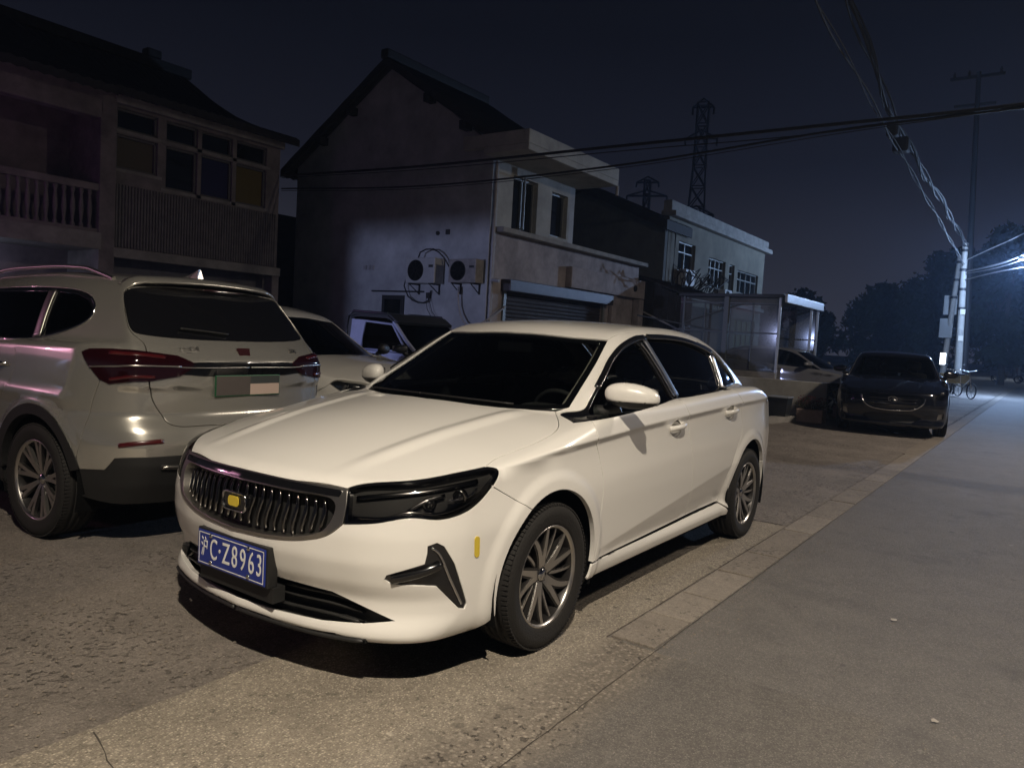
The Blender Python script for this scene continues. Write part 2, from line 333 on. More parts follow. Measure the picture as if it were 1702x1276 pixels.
def patch(name,B,ch,loop3,mt,parent,h=.02,gap=.0025,lift=0,lip=.025,holes=(),sides=(1,),creases=(),bend=None):
    P2=B.uv(ch,resample(loop3,h));P2=inset2(P2,gap)
    H2=[inset2(B.uv(ch,resample(q,h)),-gap) for q in holes]
    lo=P2.min(0);hi=P2.max(0);gx=np.arange(lo[0],hi[0],h);gy=np.arange(lo[1],hi[1],h*.866)
    X,Y=np.meshgrid(gx,gy);X[1::2]+=h/2;G=np.stack([X.ravel(),Y.ravel()],1)
    if len(G):
        G=G[pip(P2,G)];G=G[segdist(P2,G)>h*.5]
        for q in H2:
            G=G[~pip(q,G)]
            if len(G): G=G[segdist(q,G)>h*.5]
    V=[tuple(p) for p in P2];E=[(i,(i+1)%len(P2)) for i in range(len(P2))]
    for q in H2:
        k=len(V);V+=[tuple(p) for p in q];E+=[(k+i,k+(i+1)%len(q)) for i in range(len(q))]
    for c3,offs in creases:
        C2=B.uv(ch,np.array(c3));T2=np.gradient(C2,axis=0);T2/=np.linalg.norm(T2,axis=1,keepdims=True)+1e-9;N2=np.stack([-T2[:,1],T2[:,0]],1)
        if len(G):
            dd=np.full(len(G),9.)
            for a_,b_ in zip(C2[:-1],C2[1:]):
                ab=b_-a_;t_=np.clip(((G-a_)@ab)/(ab@ab+1e-12),0,1);q_=G-(a_+t_[:,None]*ab);dd=np.minimum(dd,np.hypot(q_[:,0],q_[:,1]))
            G=G[dd>max(abs(o_) for o_ in offs)+h*.45]
        for o_ in offs:
            Q2=C2+N2*o_;k_=pip(P2,Q2)&(segdist(P2,Q2)>h*.3)
            for q in H2: k_&=(~pip(q,Q2))&(segdist(q,Q2)>h*.3)
            b0=len(V);idx={}
            for i_,(p_,kk) in enumerate(zip(Q2,k_)):
                if kk: idx[i_]=len(V);V.append(tuple(p_))
            E+=[(idx[i_],idx[i_+1]) for i_ in idx if i_+1 in idx]
    V+=[tuple(p) for p in G]
    vo,eo,fo,_,_,_=delaunay_2d_cdt([Vector(v) for v in V],E,[],0,1e-6)
    vo=np.array([(v.x,v.y) for v in vo]);fo=np.array([f for f in fo])
    c=vo[fo].mean(1);k=pip(P2,c)
    for q in H2: k&=~pip(q,c)
    fo=fo[k];use=np.unique(fo);rm=-np.ones(len(vo),int);rm[use]=np.arange(len(use));vo=vo[use];fo=rm[fo]
    P,ok=B.pt(ch,vo[:,0],vo[:,1]);N=B.nrm(P);P=P+N*lift
    if bend is not None: P=bend(P)
    a,b,c=P[fo[:,0]],P[fo[:,1]],P[fo[:,2]]
    fl=(np.cross(b-a,c-a)*N[fo[:,0]]).sum(1)<0;fo[fl]=fo[fl][:,::-1]
    cnt={}
    for t in fo:
        for i in range(3):
            e_=(t[i],t[(i+1)%3]);k=(min(e_),max(e_));cnt.setdefault(k,[]).append(e_)
    be=[v[0] for v in cnt.values() if len(v)==1]
    objs=[]
    for sd in sides:
        m=np.array([1,sd,1]);PV=[P*m];NV=[N*m];F=[tuple(t) if sd>0 else tuple(t[::-1]) for t in fo]
        nv=len(P)
        if lip:
            bi=sorted({i for e_ in be for i in e_});ix={v:i for i,v in enumerate(bi)}
            # outward direction at boundary, for a rounded edge
            od=np.zeros((len(bi),3))
            for i,j in be:
                d=np.cross(P[j]-P[i],N[i]);l=np.linalg.norm(d)+1e-12
                od[ix[i]]+=d/l;od[ix[j]]+=d/l
            od/=np.linalg.norm(od,axis=1,keepdims=True)+1e-9
            Nb=N[bi];p1=P[bi]+od*.0012-Nb*.0015;p2=P[bi]+od*.0012-Nb*lip
            k1=nv;k2=nv+len(bi);k3=k2+len(bi);PV+=[p1*m,p1*m,p2*m];NV+=[(Nb+od)*.7*m,od*m,od*m];nb=len(bi)
            for i,j in be:
                q=(i,k1+ix[i],k1+ix[j],j);r_=(k1+nb+ix[i],k1+2*nb+ix[i],k1+2*nb+ix[j],k1+nb+ix[j])
                F+=[q,r_] if sd>0 else [q[::-1],r_[::-1]]
        PV=np.concatenate(PV);NV=np.concatenate(NV);NV/=np.linalg.norm(NV,axis=1,keepdims=True)+1e-9
        me=bpy.data.meshes.new(name);me.from_pydata(PV.tolist(),[],F);me.polygons.foreach_set('use_smooth',[True]*len(F))
        me.update();me.normals_split_custom_set_from_vertices(NV.tolist())
        objs.append(link(name,me,mt,parent))
    return objs[0] if len(objs)==1 else objs
def strip(name,B,P,w,t,mt,parent,lift=0,sides=(1,),closed=False,mb=None):
    """bar of width w and thickness t lying on the body along the 3D curve P"""
    P=np.array(P);N=B.nrm(P);T=np.gradient(P,axis=0)
    if closed: T=np.roll(P,-1,0)-np.roll(P,1,0)
    T/=np.linalg.norm(T,axis=1,keepdims=True)+1e-9;S=np.cross(N,T);S/=np.linalg.norm(S,axis=1,keepdims=True)+1e-9
    n=len(P);W=np.broadcast_to(np.asarray(w,float),(n,))[:,None]
    R=[P+S*W*a+N*(lift+b) for a,b in ((-.5,-t*.3),(-.5,t*.6),(-.3,t),(.3,t),(.5,t*.6),(.5,-t*.3))]
    k=6;V=np.stack(R,1).reshape(-1,3);rg=range(n if closed else n-1)
    F=[(i*k+j,((i+1)%n)*k+j,((i+1)%n)*k+(j+1)%k,i*k+(j+1)%k) for i in rg for j in range(k)]
    if not closed: F+=[tuple(range(k)),tuple((n-1)*k+j for j in range(k))[::-1]]
    out=[]
    for sd in sides:
        q=MB();q.add(V*np.array([1,sd,1]),F,0,True);out.append(q.build(name,mt,parent))
    return out[0] if len(out)==1 else out
M['white']=paint('pearl_white_paint',(.78,.765,.725),0,.30)
M['black_gloss']=mat('black_gloss',(.006,.006,.007),.12,0,1)
M['black']=mat('black_plastic',(.012,.012,.012),.55)
M['dark']=mat('dark_void',(.004,.004,.004),.9,spec=.1)
M['rubber']=mat('tyre_rubber',(.016,.015,.014),.75,spec=.3,bump=.3,bscale=120)
M['chrome']=mat('chrome',(.62,.62,.62),.12,1)
M['dchrome']=mat('dark_chrome',(.16,.155,.15),.18,1)
M['alloy']=mat('machined_alloy',(.60,.58,.55),.30,1)
M['dalloy']=mat('dark_alloy',(.035,.033,.032),.35,.6)
M['glass']=glass('windscreen_glass',(.66,.70,.68))
M['tint']=glass('tinted_glass',(.10,.11,.12))
M['clear']=glass('lamp_cover_glass',(.85,.85,.85))
M['cabin']=mat('cabin_trim',(.012,.012,.013),.8)
M['lining']=mat('cabin_lining',(.09,.085,.08),.8)
M['plateblue']=mat('plate_blue',(.012,.030,.235),.35,coat=.5)
M['white_mark']=mat('white_mark',(.75,.75,.72),.5)
M['yellow']=mat('yellow_sticker',(.62,.47,.05),.5)
M['steel']=mat('brushed_steel',(.30,.29,.28),.4,1)
M['redlamp']=mat('red_lamp_lens',(.014,.0015,.0025),.10,0,1)
M['redlamp2']=mat('red_reflector',(.06,.004,.005),.25,0,1)
M['satin']=mat('satin_chrome',(.52,.50,.47),.34,1)
M['lampwell']=mat('lamp_housing',(.045,.044,.042),.3,.3)
M['pillar']=mat('pillar_trim',(.06,.065,.08),.28,.4,.5)
M['pillarlin']=mat('pillar_lining_cloth',(.30,.28,.25),.8)
M['seatcloth']=mat('seat_cloth',(.06,.057,.055),.85,noise=.2,nscale=30)
def arc(cx,cz,r,a0,a1,n=24): return [(cx+r*cos(radians(a0+(a1-a0)*i/n)),cz+r*sin(radians(a0+(a1-a0)*i/n))) for i in range(n+1)]
SY=np.array([1,-1,1])
def full(P): return loop(P,rev(P*SY))
def make_wheel(parent,pos,side,r=.324,rr=.226,w=.2,style=0,steer=0,coarse=False):
    """wheel = rim mesh with tyre, disc and cap below it; local Z of the lathes points outward"""
    Mx=axmat((0,0,0),(0,side,0),(0,0,1));n=40 if coarse else 64
    b=MB();h=w/2
    b.lathe([(rr*.93,-h*.9),(rr*.90,-.2*h),(rr*.88,.55*h),(rr*.93,.80*h)],n,1,Mx)
    b.lathe([(rr*.93,.80*h),(rr*.985,.86*h),(rr,.90*h),(rr*.985,.93*h),(rr*.955,.90*h),(rr*.93,.80*h)],n,0,Mx)
    def arm(a,b_,w0,w1,mi,z0,z1,r0=.03,r1=.95,swirl=0,t=.02):
        q=[];m=7
        for i in range(m):
            t_=i/(m-1);rad=rr*(r0+(r1-r0)*t_);an=a+(b_-a)*t_**1.3+swirl*t_*t_;c=Vector((cos(an),sin(an)));p=c*rad;pe=Vector((-c.y,c.x));ww=w0+(w1-w0)*t_
            hz=z0+(z1-z0)*t_**.7
            q.append((p-pe*ww/2,p+pe*ww/2,hz))
        v=[];f=[]
        for l,r_,hz in q: v+=[Mx@Vector((l.x,l.y,hz-t)),Mx@Vector((l.x,l.y,hz)),Mx@Vector((r_.x,r_.y,hz)),Mx@Vector((r_.x,r_.y,hz-t))]
        for i in range(m-1):
            for j in range(4): f.append((i*4+j,(i+1)*4+j,(i+1)*4+(j+1)%4,i*4+(j+1)%4))
        f+=[(0,1,2,3),(m*4-1,m*4-2,m*4-3,m*4-4)]
        b.add(v,f,mi)
    zh,zr=.52*h,.80*h
    if style==0:
        for k in range(5):
            a=2*pi*k/5+.2
            for s in (-1,1):
                arm(a+s*.12,a+s*.27,.034,.018,0,zh,zr,.1,.95,.10)
                arm(a+s*.12,a+s*.27,.056,.036,1,zh-.003,zr-.004,.1,.95,.10,.03)
            arm(a+pi/5,a+pi/5,.014,.009,0,zh-.012,zr-.006,.15,.95,.10,.012);arm(a+pi/5,a+pi/5,.026,.018,1,zh-.016,zr-.010,.15,.95,.10,.03)
        b.lathe([(.0,zh+.004),(rr*.20,zh+.002),(rr*.27,zh-.012),(rr*.27,zh-.05)],32,1,Mx)
    elif style==1:
        for k in range(9):
            a=2*pi*k/9
            for s in (-1,1):
                arm(a+s*.05,a+s*.12,.020,.026,0,zh,zr,.1,.95,0);
            arm(a,a,.03,.05,1,zh-.01,zr-.012,.1,.95,0,.02)
        b.lathe([(.0,zh+.004),(rr*.16,zh+.002),(rr*.22,zh-.012),(rr*.22,zh-.05)],32,1,Mx)
    else:
        for k in range(5):
            a=2*pi*k/5
            for s in (-1,1): arm(a+s*.08,a+s*.2,.04,.03,0,zh,zr,.1,.95,0)
        b.lathe([(.0,zh+.004),(rr*.2,zh+.002),(rr*.25,zh-.012),(rr*.25,zh-.05)],24,1,Mx)
    w_=b.build('wheel',[M['alloy'],M['dalloy']],parent,loc=pos)
    if steer: w_.rotation_euler=(0,0,steer)
    t=MB();pr=[(rr*.93,-h*.85),(rr+.006,-h*.93),((rr+r)/2,-h*1.03),(r-.022,-h*.96),(r-.006,-h*.80),(r-.001,-h*.6)]
    for g in (-.36,0,.36): pr+=[(r,h*(g-.07)),(r-.008,h*(g-.06)),(r-.008,h*(g+.06)),(r,h*(g+.07))]
    pr+=[(r-.001,h*.6),(r-.006,h*.80),(r-.013,h*.90),(r-.022,h*.96),((rr+r)/2+.01,h*1.03),((rr+r)/2-.004,h*1.03),(rr+.012,h*.975),(rr+.004,h*.95),(rr*.99,h*.9),(rr*.93,h*.8)]
    t.lathe(pr,96 if not coarse else 48,0,Mx)
    if not coarse:
        for i in range(96):
            a=2*pi*i/96;c=Vector((cos(a),sin(a),0));pe=Vector((-c.y,c.x,0))
            for sg in (1,-1):
                q=c*(r-.004)+Vector((0,0,sg*h*.80));R=Matrix((c,pe,Vector((0,0,1)))).transposed()
                t.box((q.x-.006,q.y-.006,q.z-.014),(q.x+.006,q.y+.006,q.z+.014),0,rot=Mx.to_3x3()@R,c=(0,0,0)) if False else None
                v=[Mx@(c*(r-.012+dr)+pe*(dp*.0065)+Vector((0,0,sg*h*(.70+.24*dz)))) for dr in (0,.0125-0) for dp in (-1,1) for dz in (0,1)]
                t.add([v[0],v[1],v[3],v[2],v[4],v[5]-(v[5]-v[1])*.45,v[7]-(v[7]-v[3])*.45,v[6]],[(0,1,2,3),(4,5,6,7),(0,4,5,1),(1,5,6,2),(2,6,7,3),(3,7,4,0)],0)
    t.build('tyre',M['rubber'],w_)
    d=MB();d.lathe([(.0,.0),(rr*.75,.0),(rr*.75,-.02),(.0,-.02)],32,0,Mx);d.build('brake_disc',M['steel'] if not coarse else M['dalloy'],w_)
    d=MB();d.lathe([(.0,zh+.012),(rr*.10,zh+.011),(rr*.125,zh+.003)],24,0,Mx);d.build('hub_cap',M['chrome'],w_)
    if not coarse:
        d=MB()
        for k in range(5):
            a=2*pi*k/5;q=Mx@Vector((cos(a)*rr*.19,sin(a)*rr*.19,zh-.004));d.tube([q,q+Mx.to_3x3()@Vector((0,0,.008))],.008,6)
        d.build('wheel_nut',M['dchrome'],w_)
    return w_
def wells(parent,r=.40,xs=(0,-2.65),yo=.885,yi=.52,z=.335):
    b=MB()
    for x in xs:
        for s in (1,-1):
            Mx=axmat((x,0,z),(0,s,0),(1,0,0))
            n=24;v=[];
            for i in range(n+1):
                a=-.35+(pi+.7)*i/n
                v+=[(x+r*cos(a),s*yo,z+r*sin(a)),(x+r*cos(a),s*yi,z+r*sin(a))]
            b.add(v,[(2*i,2*i+1,2*i+3,2*i+2) for i in range(n)],0,True)
            b.add([(x+r*cos(-.35+(pi+.7)*i/n),s*yi,z+r*sin(-.35+(pi+.7)*i/n)) for i in range(n+1)],[tuple(range(n+1))])
    return b.build('wheel_well_liner',M['dark'],parent)
def seat(parent,x,y,mt,z=.42):
    b=MB();b.bbox((x-.28,y-.24,z-.12),(x+.25,y+.24,z+.10),.06)
    k=len(b.v);b.bbox((x-.40,y-.24,z+.05),(x-.24,y+.24,z+.66),.07)
    for i in range(k,len(b.v)):
        p=b.v[i];b.v[i]=(p[0]-.22*(p[2]-z),p[1]*1.0,p[2])
    b.tube([(x-.50,y-.07,z+.62),(x-.52,y-.07,z+.74)],.008);b.tube([(x-.50,y+.07,z+.62),(x-.52,y+.07,z+.74)],.008)
    b.bbox((x-.58,y-.13,z+.70),(x-.46,y+.13,z+.88),.05)
    return b.build('seat',mt,parent)
def mirror_part(parent,s,c=(-.60,.94,1.100),mt=None,sc_=(1,1,1)):
    mt=mt or M['white']
    def fn(dz0,dz1,k=1.0):
        def g(u,v):
            a=2*pi*u;e=-pi/2+pi*v
            ce,se=cos(e),sin(e);ca,sa=cos(a),sin(a)
            sp=lambda t,p:math.copysign(abs(t)**p,t)
            x=sp(ce,.8)*sp(ca,.7)*.080*k;y=sp(ce,.8)*sp(sa,.75)*.122*k;z=sp(se,.85)*.064*k
            x*=.85 if x>0 else .42
            z*=1-.25*max(0,y/.13)*(1 if z<0 else .45);z+=-.010*(y/.13)
            x-=.38*y
            z=max(min(z,dz1),dz0)
            return ((c[0]+x*sc_[0]),(c[1]+y*sc_[1])*s,c[2]+z*sc_[2])
        return g
    b=MB();b.grid(fn(-.028,1),32,20);h=b.build('mirror',mt,parent)
    b=MB();b.grid(fn(-1,-.024,.985),32,20);b.tube([(c[0]-.005,(c[1]-.07)*s,c[2]-.055),(c[0]+.02,(c[1]-.13)*s,c[2]-.085),(c[0]+.03,(c[1]-.18)*s,c[2]-.10)],.03,10,rr=[.035,.032,.045])
    b.build('mirror_base',M['black'],h)
    b=MB();b.add([(c[0]-.036-.38*q*1.0,(c[1]+q)*s,c[2]+w) for q in (-.10,.10) for w in (-.042,.042)],[(0,1,3,2)]);b.build('mirror_glass',M['chrome'],h)
    b=MB();b.tube([(c[0]+.050,(c[1]+.02)*s,c[2]-.022),(c[0]+.022,(c[1]+.075)*s,c[2]-.024),(c[0]-.02,(c[1]+.108)*s,c[2]-.026)],.006,6,rr=[.003,.0075,.007]);b.build('turn_signal',M['black_gloss'],h)
    return h

def make_sedan():
    B=SED;R=empty('sedan','white four door sedan with blue number plate parked nearest along the road edge','car')
    h=.014;S2=(1,-1)
    T=lambda p,**k:curve3(B,'T',p,**k);S=lambda p,**k:curve3(B,'S',p,**k);P=lambda p,**k:curve3(B,'P',p,**k)
    ln=dict(curve=False)
    hoodf=T([(.93,0),(.925,.15),(.905,.27),(.85,.51)])
    hltop=T([(.85,.51),(.68,.69),(.51,.775),(.41,.815)])
    hgap=T([(.41,.815),(.33,.803),(.18,.812),(.02,.818),(-.09,.812),(-.17,.785),(-.24,.74),(-.345,.655)])
    hrear=T([(-.345,.655),(-.27,.52),(-.185,.32),(-.145,0)])
    hood=full(loop(hoodf,hltop,hgap,hrear))
    patch('hood',B,'T',hood,M['white'],R,h=.018)
    wsb=T([(-.175,0),(-.21,.32),(-.33,.58),(-.41,.69)]);wss=T([(-.41,.69),(-.60,.655),(-.80,.618),(-.985,.575)]);wst=T([(-.985,.575),(-.925,.35),(-.90,0)])
    patch('windscreen',B,'T',full(loop(wsb,wss,wst)),M['glass'],R,h=.05,gap=.004,lift=-.006,lip=0)
    # black frit band round the windscreen
    for k_,cv in (('T',1),):
        o=full(loop(wsb,wss,wst));c_=o.mean(0);inn=B.pt('T',*(inset2(B.uv('T',resample(o,.03)),.035)).T)[0]
        patch('windscreen_seal',B,'T',o,M['black_gloss'],R,h=.03,gap=.002,lift=-.008,lip=.01,holes=[inn])
    ditch=T([(-.985,.575),(-1.3,.588),(-1.8,.592),(-2.2,.578),(-2.50,.545)])
    rws=T([(-2.50,.545),(-2.80,.575),(-3.05,.60),(-3.24,.62)]);rwt=T([(-2.50,.545),(-2.44,.30),(-2.41,0)]);rwb=T([(-3.24,.62),(-3.33,.35),(-3.36,0)])
    patch('roof',B,'T',full(loop(rev(wst),ditch,rwt)),M['white'],R,h=.03)
    patch('rear_window',B,'T',full(loop(rev(rwt),rws,rwb)),M['tint'],R,h=.05,gap=.003,lift=-.004,lip=0)
    bside=T([(-3.24,.62),(-3.40,.625),(-3.545,.60)]);brear=T([(-3.545,.60),(-3.60,.40),(-3.625,0)])
    patch('boot_lid',B,'T',full(loop(rev(rwb),bside,brear)),M['white'],R,h=.03)
    # side window outline
    dbot=S([(-.27,.975),(-.36,.985),(-1.08,1.03),(-1.40,1.05),(-2.12,1.08),(-2.28,1.085),(-2.60,1.10),(-2.76,1.118)],curve=False)
    dtop=S([(-2.76,1.118),(-2.755,1.15),(-2.63,1.245),(-2.45,1.335),(-2.2,1.385),(-1.94,1.413),(-1.65,1.423),(-1.40,1.413),(-1.20,1.385),(-1.01,1.335),(-.85,1.26),(-.70,1.17),(-.53,1.07),(-.45,1.025),(-.36,1.008),(-.27,.975)])
    dlo=loop(dbot,dtop)
    gA=S([(-.36,.985),(-.335,.93),(-.39,.80),(-.42,.67),(-.41,.50),(-.387,.305)])
    gB=S([(-1.40,1.05),(-1.435,.97),(-1.49,.83),(-1.53,.70),(-1.58,.45),(-1.60,.325)])
    gC=S([(-2.28,1.085),(-2.38,1.01),(-2.415,.92),(-2.42,.81),(-2.37,.73),(-2.27,.60),(-2.20,.46),(-2.165,.33)])
    dr1=loop(gA,S([(-.387,.305),(-1.60,.325)],**ln),rev(gB),S([(-1.40,1.05),(-1.08,1.03),(-.36,.985)],**ln))
    dr2=loop(gB,S([(-1.60,.325),(-2.165,.33)],**ln),rev(gC),S([(-2.28,1.085),(-2.12,1.08),(-1.40,1.05)],**ln))
    ckx=np.arange(.55,-3.45,-.014);CK=(B.pt('S',ckx,s_zk(ckx))[0],(-.05,-.035,-.022,-.011,-.005,0,.005,.011,.02))
    cux=np.arange(-.38,-2.5,-.014);CU=(B.pt('S',cux,.36+(-.45-cux)*.12)[0],(-.02,-.01,-.004,0,.004,.01,.02))
    def ell(cx,cz,rx,rz): return S([(cx+rx*cos(a),cz+rz*sin(a)) for a in np.linspace(0,2*pi,25)])
    for nm,lp,hx,hz in (('front_door',dr1,-1.285,.885),('rear_door',dr2,-2.18,.93)):
        e=ell(hx,hz,.075,.042)
        ds=patch(nm,B,'Q',lp,M['white'],R,h=h,gap=.0035,holes=[e],sides=S2,creases=[CK,CU])
        def bend(Pp,hx=hx,hz=hz):
            q=Pp.copy();r2=np.clip(1-((q[:,0]-hx)/.078)**2-((q[:,2]-hz)/.045)**2,0,1);q[:,1]-=.026*r2**.8;return q
        for i,s in enumerate(S2):
            bw=patch('handle_recess',B,'S',e,M['white'],ds[i],h=.012,gap=-.001,lift=-.0015,lip=0,sides=(s,),bend=bend)
            b=MB();yy=lambda dx,o:float(B.pt('S',np.array([hx+dx]),np.array([hz+.012+.05*0]))[0][0,1])+o
            pts=[(hx+.085,yy(.08,-.004)*s,hz+.004),(hx+.06,yy(.06,.016)*s,hz+.010),(hx,yy(0,.026)*s,hz+.014),(hx-.07,yy(-.07,.020)*s,hz+.020),(hx-.10,yy(-.1,-.004)*s,hz+.022)]
            b.tube(smooth_poly(pts),.016,10,rr=None);b.build('door_handle',M['white'],ds[i])
    rk=loop(S([(-.371,.298),(-2.165,.322)],**ln),S([(-2.165,.322),(-2.27,.26),(-2.27,.23),(-.352,.222),(-.362,.25),(-.371,.298)],**ln))
    patch('rocker_panel',B,'S',rk,M['white'],R,h=.02,sides=S2,lip=.012)
    archF=S(arc(0,.335,.373,-14,58.7),curve=False);archF2=S(arc(0,.335,.373,58.7,184.4),curve=False)
    bgap=S([(.194,.654),(.28,.70),(.425,.775)],**ln)
    hltip=P([(.425,.875,.775),(.385,.87,.82),(.385,.855,.84),(.41,.815,.848)])
    fl=loop(hgap,P([tuple(hgap[-1]),(-.28,.79,.978)],**ln),S([(-.27,.975),(-.36,.985)],**ln),gA,S([(-.387,.305),(-.373,.306)],**ln),rev(archF2),bgap,hltip)
    patch('front_fender',B,'Q',fl,M['white'],R,h=h,sides=S2,creases=[CK])
    archR=S(arc(-2.65,.335,.385,-9,150),curve=False)
    qb=S([(-2.65+.385*cos(radians(150)),.335+.385*sin(radians(150))),(-3.2,.60),(-3.30,.72),(-3.33,.90)])
    qe=P([tuple(qb[-1]),(-3.38,.72,1.0),(-3.46,.66,1.035),(-3.545,.60,1.05)])
    fr=loop(P([tuple(hgap[-1]),tuple(wss[0])],**ln),wss,ditch,rws,bside,rev(qe),rev(qb),rev(archR),S([(-2.27,.275),(-2.165,.33)],**ln),rev(gC),S([(-2.28,1.085),(-2.60,1.10),(-2.76,1.118)],**ln),dtop,P([(-.27,.79,.975),tuple(hgap[-1])],**ln))
    patch('side_frame',B,'Q',fr,M['white'],R,h=h,sides=S2,creases=[CK])
    # glass and trim of the side windows
    gl=[('side_window',[(-.42,.99),(-1.39,1.048),(-1.37,1.10),(-1.24,1.345),(-1.19,1.37),(-1.01,1.325),(-.85,1.25),(-.70,1.16),(-.53,1.06)]),
        ('side_window',[(-1.50,1.055),(-2.30,1.085),(-2.36,1.20),(-2.39,1.33),(-2.2,1.373),(-1.94,1.40),(-1.65,1.41),(-1.36,1.40),(-1.40,1.30)]),
        ('quarter_window',[(-2.38,1.09),(-2.60,1.10),(-2.745,1.12),(-2.74,1.145),(-2.62,1.235),(-2.47,1.315)])]
    holes=[]
    for nm,o in gl:
        q=S(o+[o[0]],curve=False);holes.append(q)
        patch(nm,B,'Q',q,M['glass'] if o[0][0]>-1 else M['tint'],R,h=.04,gap=-.006,lift=-.012,lip=0,sides=S2)
    patch('window_frame',B,'Q',dlo,M['black_gloss'],R,h=.02,gap=.001,lift=-.004,lip=.02,holes=holes,sides=S2)
    strip('window_trim',B,S([(-2.25,1.09),(-2.60,1.105),(-2.765,1.122),(-2.76,1.15),(-2.635,1.248),(-2.46,1.338),(-2.2,1.39)]),.012,.005,M['chrome'],R,lift=0,sides=S2)
    strip('window_trim',B,S([(-1.42,1.06),(-1.36,1.20),(-1.29,1.32),(-1.25,1.36)]),.013,.006,M['chrome'],R,lift=.001,sides=S2)
    strip('pillar_panel',B,S([(-1.47,1.06),(-1.42,1.18),(-1.345,1.34),(-1.32,1.39)]),.055,.004,M['pillar'],R,lift=.001,sides=S2)
    strip('pillar_panel',B,S([(-2.345,1.09),(-2.39,1.18),(-2.42,1.30)]),.045,.004,M['satin'],R,lift=.001,sides=S2)
    strip('rain_visor',B,S([(-.62,1.12),(-.72,1.18),(-.86,1.265),(-1.01,1.335),(-1.20,1.382),(-1.33,1.395)]),.035,.008,M['black_gloss'],R,lift=.006,sides=S2)
    strip('rain_visor',B,S([(-1.38,1.40),(-1.65,1.405),(-1.94,1.395),(-2.2,1.365),(-2.40,1.325)]),.035,.008,M['black_gloss'],R,lift=.006,sides=S2)
    # front end
    hlb=P([(.425,.87,.775),(.49,.86,.725),(.57,.85,.69),(.66,.81,.672),(.75,.74,.68),(.83,.64,.655),(.88,.535,.64)])
    hin=P([(.88,.535,.64),(.865,.525,.70),(.85,.51,.77)],**ln)
    hl=loop(hlb,hin,hltop,rev(hltip))
    gout=P([(.88,.53,.64),(.905,.48,.595),(.935,.37,.56),(.96,.22,.54),(.97,0,.53)])
    hb=patch('headlight',B,'N',hl,M['lampwell'],R,h=.02,gap=.002,lift=-.03,lip=0,sides=S2)
    for i,s in enumerate(S2):
        o=hb[i]
        patch('lamp_cover',B,'N',hl,M['clear'],o,h=.02,gap=.002,lift=-.001,lip=0,sides=(s,))
        patch('lamp_bezel',B,'N',hl,M['black_gloss'],o,h=.02,gap=.0015,lift=-.0015,lip=.03,sides=(s,),holes=[B.pt('N',*(inset2(B.uv('N',resample(hl,.02)),.011)).T)[0]])
        def on(pts,l): 
            q=np.array(smooth_poly(pts,step=.02));uv_=B.uv('N',q);Q=B.pt('N',uv_[:,0],uv_[:,1])[0];return Q
        strip('running_light',B,on([(.84,.545,.735),(.70,.69,.765),(.58,.77,.785),(.47,.82,.80)],0),.018,.006,M['dchrome'],o,lift=-.022,sides=(s,))
        strip('running_light',B,on([(.86,.56,.665),(.80,.66,.672),(.75,.73,.695),(.66,.80,.69),(.56,.845,.715),(.48,.865,.755)],0),.012,.006,M['dchrome'],o,lift=-.014,sides=(s,))
        strip('lamp_fin',B,on([(.75,.725,.70),(.70,.765,.735),(.62,.79,.755)],0),.014,.006,M['dchrome'],o,lift=-.018,sides=(s,))
        strip('lamp_fin',B,on([(.62,.81,.735),(.54,.845,.745),(.50,.86,.775)],0),.008,.005,M['chrome'],o,lift=-.012,sides=(s,))
        for lx,ly,lz,rad in ((.66,.745,.722,.020),(.55,.80,.74,.022)):
            b=MB();c9=on([(lx,ly,lz),(lx+.001,ly,lz)],0)[0];n9=B.nrm(c9);c9=c9-n9*.024;Mx=axmat((c9[0],c9[1]*s,c9[2]),(1,.5*s,0),(0,0,1))
            b.lathe([(rad*1.25,-.02),(rad*1.25,.012),(rad,.014),(rad*.8,.010),(rad*.5,.016),(0,.019)],20,0,Mx);b.build('lamp_lens',M['dchrome'],o)
    top=P([(.905,0,.765),(.90,.26,.765),(.85,.51,.765)])
    grl=full(loop(top,P([(.85,.515,.765),(.865,.528,.70),(.88,.53,.64)]),gout))
    gin=full(P([(.93,0,.728),(.915,.27,.728),(.875,.46,.722),(.875,.485,.70),(.89,.482,.65),(.905,.452,.605),(.935,.34,.568),(.955,.2,.551),(.965,0,.542)]))
    patch('grille_surround',B,'N',grl,M['satin'],R,h=.02,gap=.001,lift=.004,lip=.05,holes=[gin])
    gt=full(loop(P([(.905,0,.758),(.90,.26,.758),(.855,.50,.755)]),P([(.862,.49,.731),(.905,.27,.732),(.925,0,.732)])))
    patch('grille_bar',B,'N',gt,M['black_gloss'],R,h=.02,gap=.001,lift=.008,lip=.01)
    g=patch('grille',B,'N',gin,M['black'],R,h=.03,gap=-.01,lift=-.05,lip=0)
    # wavy vertical blades
    gp=B.uv('N',resample(gin,.01))
    for i in range(-10,10):
        y=(i+.5)*.047;
        if abs(y)>.455: continue
        pts=[]
        for j in range(11):
            z=.56+.165*j/10;yy=y+.006*sin(j/10*2*pi)*(1 if y<0 else -1)
            uvq=B.uv('N',np.array([.93,yy,z]))
            if pip(gp,np.array([uvq]))[0]: pts.append((B.pt('N',np.array([uvq[0]]),np.array([uvq[1]]))[0][0]))
        if len(pts)>3:
            m=len(pts);wd_=[.006+.014*sin(pi*(k+.5)/m) for k in range(m)]
            b=MB()
            Pq=np.array(pts);N=B.nrm(Pq);
            for k in range(m):
                pass
            strip('grille_blade',B,Pq,wd_,.012,M['dchrome'],g,lift=-.026)
    b=MB();ex=.985
